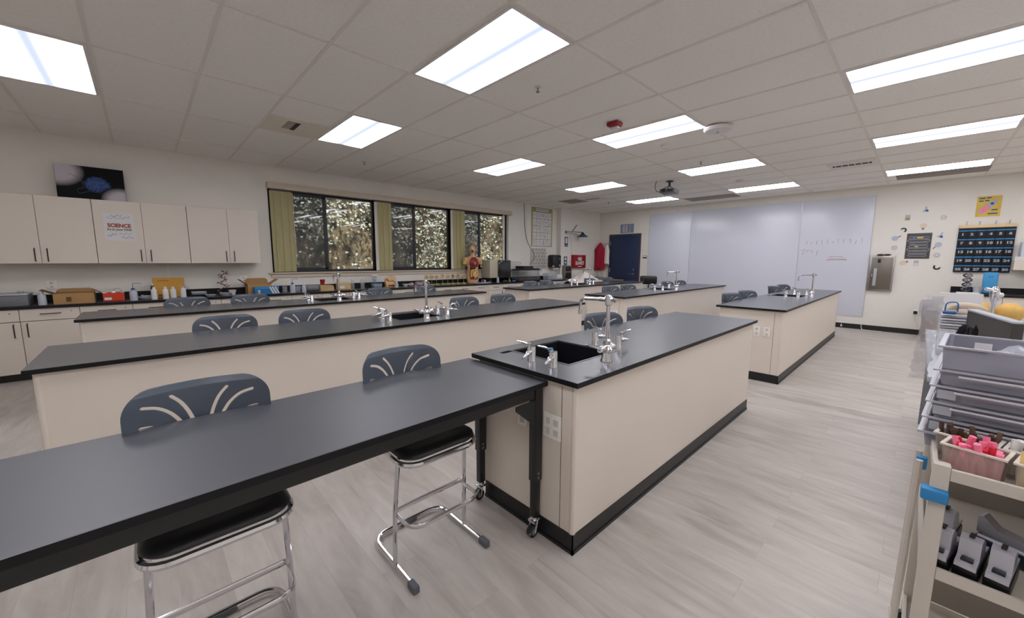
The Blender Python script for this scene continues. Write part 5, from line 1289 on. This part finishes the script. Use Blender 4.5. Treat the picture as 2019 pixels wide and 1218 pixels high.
# trash can
t = thing('trash_can', 'tall beige trash can with a translucent liner beside the front wall', 'trash can', (10.85, -.27, 0))
MB().lathe([(0, 0), (.15, 0), (.155, .01), (.20, .70), (.205, .72), (.19, .72), (.145, .02), (0, .02)], seg=28).build('bin_body', mat('bin_beige', (150, 138, 124), .5), t)
b = MB(); last = None
for k, (r_, z) in enumerate(((.19, .60), (.195, .72), (.205, .80), (.222, .76), (.225, .60), (.215, .48))):
    R_ = b._v([(r_*math.cos(2*PI*i/36)*(1+.03*math.sin(i*2.3+k)), r_*math.sin(2*PI*i/36)*(1+.03*math.cos(i*1.7+k)), z+(.02*math.sin(i*1.9) if k > 2 else 0)) for i in range(36)])
    if last:
        for i in range(36): b.bm.faces.new((last[i], last[(i+1) % 36], R_[(i+1) % 36], R_[i]))
    last = R_
b.build('liner', BAGP, t, 60)

# demonstration table behind the bins
t = thing('side_counter', 'grey equipment table behind the stacked bins at the right edge', 'table', (3.1, -1.35, 0))
MB().box(0, 2.2, 0, 1.27, .87, .90, .004).build('tabletop', LGRY, t)
for a in (.06, 2.14):
    for c_ in (.06, 1.21): MB().box(a-.025, a+.025, c_-.025, c_+.025, 0, .87).build('leg', GRYP, t, 0)
TZ2 = .902
t = thing('paper_organizer', 'white paper organizer with stacked trays behind the bins', 'organizer', (4.0, -.21, TZ2))
for k in range(6): MB().box(-.15, .15, -.09+.003*k, .09, .17+.018*k, .183+.018*k, .002, 1).build('paper_tray', (PAPR, LGRY)[k % 2], t)
MB().box(-.15, .15, -.09, .09, 0, .168, .004).build('clear_base', CLRP, t); MB().box(.13, .15, -.10, .10, .28, .41, .004).build('back_panel', PAPR, t)
t = thing('hip_bone_model', 'cream bone model lying on the white paper organizer', 'model', (3.93, -.22, TZ2+.285))
crm = mat('bone_cream', (216, 198, 176), .5)
MB().tube(smooth_path([(-.02, .07, .02), (-.04, .02, .055), (-.02, -.05, .05), (0, -.09, .03)], 5), .02, 8).build('upper_bone', crm, t); MB().tube(smooth_path([(-.03, .08, .012), (-.06, 0, .012), (-.05, -.07, .02)], 5), .014, 8).build('lower_bone', crm, t)
t = thing('goggles', 'blue framed safety goggles beside the cream bone model', 'goggles', (3.85, -.155, TZ2+.285))
MB().box(-.03, .03, -.03, .03, 0, .018, .005).build('blue_base', BLUE, t); MB().tube(smooth_path([(0, .02, .018), (0, .015, .07), (0, -.03, .075), (0, -.035, .018)], 4), .004, 6).build('blue_frame', BLUE, t)
t = thing('grey_panel', 'large dark grey upright panel with a pale rim behind the clear bins', 'panel', (3.82, -.25, TZ2+.001), math.radians(-170))
MB().box(0, .66, -.02, .02, 0, .315, .004, 1).build('panel', DGRY, t)
MB().box(-.002, .662, -.024, .024, .3155, .328, .003, 1).build('pale_rim', LGRY, t)
MB().tube([(.32, .021, .20), (.35, .021, .18), (.38, .021, .20), (.41, .021, .18), (.44, .021, .195), (.47, .021, .18), (.52, .021, .19)], .009, 5).build('worn_patch', LGRY, t)
t = thing('yellow_sponge', 'big yellow sponge shell behind the dark grey panel', 'sponge', (4.75, -.46, TZ2+.165))
for k, (y, s_) in enumerate(((.105, .045), (-.03, .075))):
    bm = bmesh.new(); bmesh.ops.create_icosphere(bm, subdivisions=3, radius=1)
    for v in bm.verts: v.co = Vector((v.co.x*.09, y+v.co.y*s_*(1+.15*noise.noise(v.co*2)), .078+v.co.z*.075*(1+.1*noise.noise(v.co*3))))
    mb = MB(); mb.bm.free(); mb.bm = bm; mb.build('sponge_half', mat('yellow_sponge', (216, 172, 92), .7, noise_amt=.12, noise_scale=30), t, 60)
o = MB().box(-.12, .12, -.16, .16, 0, .163, .006).build('storage_box', LGRY, None, 35, (4.75, -.44, TZ2)); tag(o, 'grey storage box under the yellow sponge', 'box')
t = thing('chrome_stand', 'silver microscope like stand rising in front of the yellow sponge', 'stand', (4.3, -.37, TZ2))
MB().lathe([(0, 0), (.09, 0), (.09, .012), (.02, .025), (.010, .06), (.010, .34), (.02, .36), (.026, .40), (.02, .44), (.012, .455), (0, .46)], seg=20).build('column', CHRM, t)
MB().cyl((0, .01, .43), (-.02, .045, .44), .013).sph((0, -.025, .40), .018).build('knob', CHRM, t)
t = squeeze('white squat pump bottle on the table right of the silver stand', 3.7, -.40, TZ2, r=.05, h=.24, m=BWHT)
o = crumple('black_glove', 'black crumpled glove between the papers and the dark grey panel', 'glove', 3.2, -.2, TZ2, .05, .045, .24, BLKP, 12, 3)
t = thing('binder_clip_box', 'grey box with a round chrome knob at the right edge of the photo', 'box', (3.3, -.44, TZ2))
MB().box(-.05, .05, -.06, .03, 0, .33, .01).build('box_body', LGRY, t); MB().sph((-.06, 0, .28), .025).build('knob', CHRM, t)

# utility cart
CX = 1.575
t = thing('utility_cart', 'beige metal utility cart at the right edge of the photo', 'cart', (CX, -.075, 0))
CW, CDp = .85, .62
for lx in (0, CDp-.035):
    for ly in (-CW, -.035): MB().box(lx, lx+.035, ly, ly+.035, .09, .965, .003).build('post', CTIE, t)
for z in (.14, .625, .925):
    sh = MB().box(.004, CDp-.004, -CW+.004, -.004, z, z+.006).box(.0, .012, -CW+.035, -.035, z, z+.034, .002).box(CDp-.012, CDp, -CW+.035, -.035, z, z+.034, .002).box(.035, CDp-.035, -.012, 0, z, z+.034, .002).box(.035, CDp-.035, -CW, -CW+.012, z, z+.034, .002)
    sh.build('shelf', CTIE, t, 0)
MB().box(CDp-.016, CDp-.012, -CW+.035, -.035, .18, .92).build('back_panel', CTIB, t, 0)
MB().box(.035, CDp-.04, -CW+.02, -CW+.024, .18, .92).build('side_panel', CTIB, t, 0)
for (lx, ly) in ((.02, -.02), (CDp-.02, -.02), (.02, -CW+.02), (CDp-.02, -CW+.02)):
    MB().cyl((lx-.012, ly, .045), (lx+.012, ly, .045), .044, seg=20).cyl((lx, ly, .08), (lx, ly, .095), .018).build('caster', BLKP, t)
o = MB().box(-.012, .03, -.042, .012, 0, .035, .006).build('blue_clip', CYAN, None, 35, (CX-.012, -.07, .86)); tag(o, 'bright blue clip gripping the front post of the cart', 'clip')
o = MB().box(-.01, .012, -.012, .012, 0, .04, .004).build('blue_clip', CYAN, None, 35, (CX+.16, -.058, .88)); tag(o, 'small blue clip on the folded frame behind the cart post', 'clip')
t = thing('folding_frame', 'folded beige metal frame leaning along the left side of the cart', 'frame', (CX+.10, -.04, 0))
for k in (0, .09): MB().tube([(k, .0, .02), (k+.02, -.012, .92)], .009, 8).build('tube', CTIE, t)
MB().tube([(0, .001, .35), (.09, .001, .35)], .007, 6).build('crossbar', CTIE, t)

# small frosted bins with glue sticks on the cart top
def frosted(label, x, y, lx, ly, rz, n, mats, r_, name='storage_bin', hb=.075, content='glue_stick', cl='', tilt=.25):
    z0 = .934
    t = thing(name, label, 'bin', (x, y, z0), rz)
    MB().basin(-lx/2, lx/2, -ly/2, ly/2, 0, hb, .003, .006).build('bin_wall', MLKB, t, 0)
    MB().slab_hole(-lx/2-.004, lx/2+.004, -ly/2-.004, ly/2+.004, hb, hb+.005, [(-lx/2+.004, lx/2-.004, -ly/2+.004, ly/2-.004)]).build('rim', mat('bin_rim', (222, 214, 204), .4), t, 0)
    rr = random.Random(n*7+1)
    for k in range(n):
        row = k % 2; yy = ly/2-.014-(ly-.028)*(k//2)/max(1, (n-1)//2); xx = (-.25 if row else .22)*lx+rr.uniform(-.004, .004)
        o = MB(Matrix.Rotation(rr.uniform(-tilt, tilt), 4, 'X') @ Matrix.Rotation(rr.uniform(-.25, .25), 4, 'Y')).cyl((0, 0, 0), (0, 0, rr.uniform(.075, .10)), r_, seg=10).build(content, mats[k % len(mats)], None, 35)
        o.matrix_world = Matrix.Translation((x, y, z0+.008)) @ Matrix.Rotation(rz, 4, 'Z') @ Matrix.Translation((xx, yy, 0))
        tag(o, cl, 'stick', cl.split(' in the')[0]+' sticks')
frosted('frosted bin of pink and red sticks at the front corner of the cart', 1.655, -.155, .085, .115, math.radians(-14), 18, [PINK, RED, PINK, PINK, RED, PINK, PINK], .0075, cl='pink or red plastic stick standing in the front frosted bin')
frosted('frosted bin of dark brown sticks behind the pink one', 1.745, -.145, .075, .12, math.radians(-14), 16, [BRWN, mat('dark_brown', (70, 48, 40), .6)], .0055, cl='dark brown wooden stick standing in the bin behind the pink one')
frosted('frosted bin of pale yellow pieces right of the pink bin', 1.625, -.285, .085, .12, math.radians(-14), 12, [mat('cream_yellow', (236, 210, 140), .5)], .011, cl='pale yellow thick stick in the bin right of the pink one')
frosted('frosted bin of white pieces right of the brown bin', 1.72, -.275, .075, .12, math.radians(-14), 12, [WHPL], .008, cl='white stick in the bin right of the brown one')
# stack of smoky clear bins behind them
zl = [.934, .984, 1.036, 1.088, 1.14, 1.192]
pos = ['bottom', 'second', 'third', 'fourth', 'fifth']
for k in range(5):
    off = .004*k
    t = thing('clear_bin', 'smoky clear plastic bin, '+pos[k]+' of the tall stack on the cart', 'bin', (1.80+off, -.045-off, zl[k]+.001), math.radians(-4), 'smoky clear bins stacked on the cart')
    MB().basin(.01, .33, -.46, -.01, 0, .044, .003, .006).build('bin_wall', BINP, t, 0)
    MB().slab_hole(-.004, .344, -.474, .004, .044, .049, [(.008, .332, -.462, -.008)]).build('rim', mat('bin_rim_clear', (178, 178, 190), .25), t, 0)
    MB().box(-.010, -.004, -.42, -.05, .030, .037, .002, 1).build('front_lip', mat('bin_lip', (200, 200, 210), .25), t)
    if k in (1, 2, 3): MB().box(.004, .006, -.055, -.015, .008, .036).build('paper_label', LGRY, t, 0)
t = thing('clear_bin', 'open smoky clear bin on top of the tall stack, holding a plastic bag', 'bin', (1.82, -.065, zl[5]+.001), math.radians(-4), 'smoky clear bins stacked on the cart')
MB().basin(.006, .33, -.46, -.006, 0, .068, .003, .004).build('bin_wall', BINP, t, 0); MB().slab_hole(-.004, .34, -.47, .004, .068, .073, [(.008, .328, -.458, -.008)]).build('rim', mat('bin_rim_clear', (178, 178, 190), .25), t, 0)
MB().box(.323, .327, -.11, -.07, .02, .05).build('white_sticker', WHPL, t, 0)
crumple('plastic_bag', 'crumpled clear bag lying in the open top bin of the stack', 'bag', 1.93, -.235, zl[5]+.006, .07, .06, .06, BAGP, 21, 3)
b = MB()
for k in range(9): pass
o = crumple('bubble_wrap', 'strip of crinkled clear wrap hanging down the left side of the bin stack', 'wrap', 2.10, -.03, 0.0, .05, .012, .001, BAGP, 31, 3)
bpy.data.objects.remove(o)
b = MB(); last = None
WRAP = clear_mat('crinkled_wrap', (0.9, 0.9, 0.92), rough=0.15, body=0.4, bodyrgb=(206, 204, 208))
for k in range(25):
    z = 1.40-.0135*k; row = b._v([(2.165+.012*noise.noise(Vector((j*1.7, k*.9, 4))), -.024-.012*j+.012*noise.noise(Vector((j*.8, k*.7, 9)))+.0008*k, z) for j in range(5)])
    if last:
        for j in range(4): b.bm.faces.new((last[j], last[j+1], row[j+1], row[j]))
    last = row
o = b.build('plastic_wrap', WRAP, None, 20); tag(o, 'crinkled clear plastic wrap hanging at the left rear of the bin stack', 'wrap')

# hole punches on the lower cart shelf
def punch(label, x, y, rz, s_=1.0):
    t = thing('hole_punch', label, 'hole punch', (x, y, .632), rz, 'silver and black desk punches on the cart shelf')
    M = Matrix.Diagonal((1.0, .86, 1.35, 1))
    MB(M).box(-.075, .075, -.028, .028, 0, .032, .006).build('black_base', BLKP, t)
    MB(M).prism([(-.085, .033), (.085, .033), (.085, .040), (.03, .044), (.01, .075), (-.03, .092), (-.05, .085), (-.055, .05), (-.085, .042)], 'y', -.024, .024).build('silver_cover', SILV, t, 50)
    MB(M).box(-.075, -.052, -.014, .014, .044, .05, .002).build('window', BLKP, t)
    MB(M).box(-.045, -.02, -.006, .006, .0905, .094).build('slot', BRAS, t, 0)
    return t
p0 = punch('silver and black desk punch nearest the cart post', 1.682, -.125, math.radians(-12), 1.0)
dup(p0, (1.682, -.18, .632), math.radians(-12), 'silver and black desk punch, second from the cart post')
dup(p0, (1.677, -.236, .632), math.radians(-12), 'silver and black desk punch, third from the cart post')
dup(p0, (1.82, -.135, .632), math.radians(-12), 'silver and black desk punch in the back row behind the first')
t = thing('paper_trimmer', 'long black paper punch with a curved silver arm lying behind the small punches', 'paper punch', (1.84, -.30, .632), math.radians(-20))
MB().box(-.05, .05, -.22, .10, 0, .045, .008).build('black_base', mat('trimmer_black', (38, 42, 52), .3), t)
MB().prism([(.10, .05), (.10, .10), (.09, .105), (.06, .075), (-.02, .066), (-.12, .066), (-.22, .05), (-.22, .04), (.08, .046)], 'x', -.02, .02).build('silver_arm', SILV, t, 50)
MB().tube([(-.045, .09, .05), (-.045, -.2, .05)], .006, 6).build('silver_rail', SILV, t)
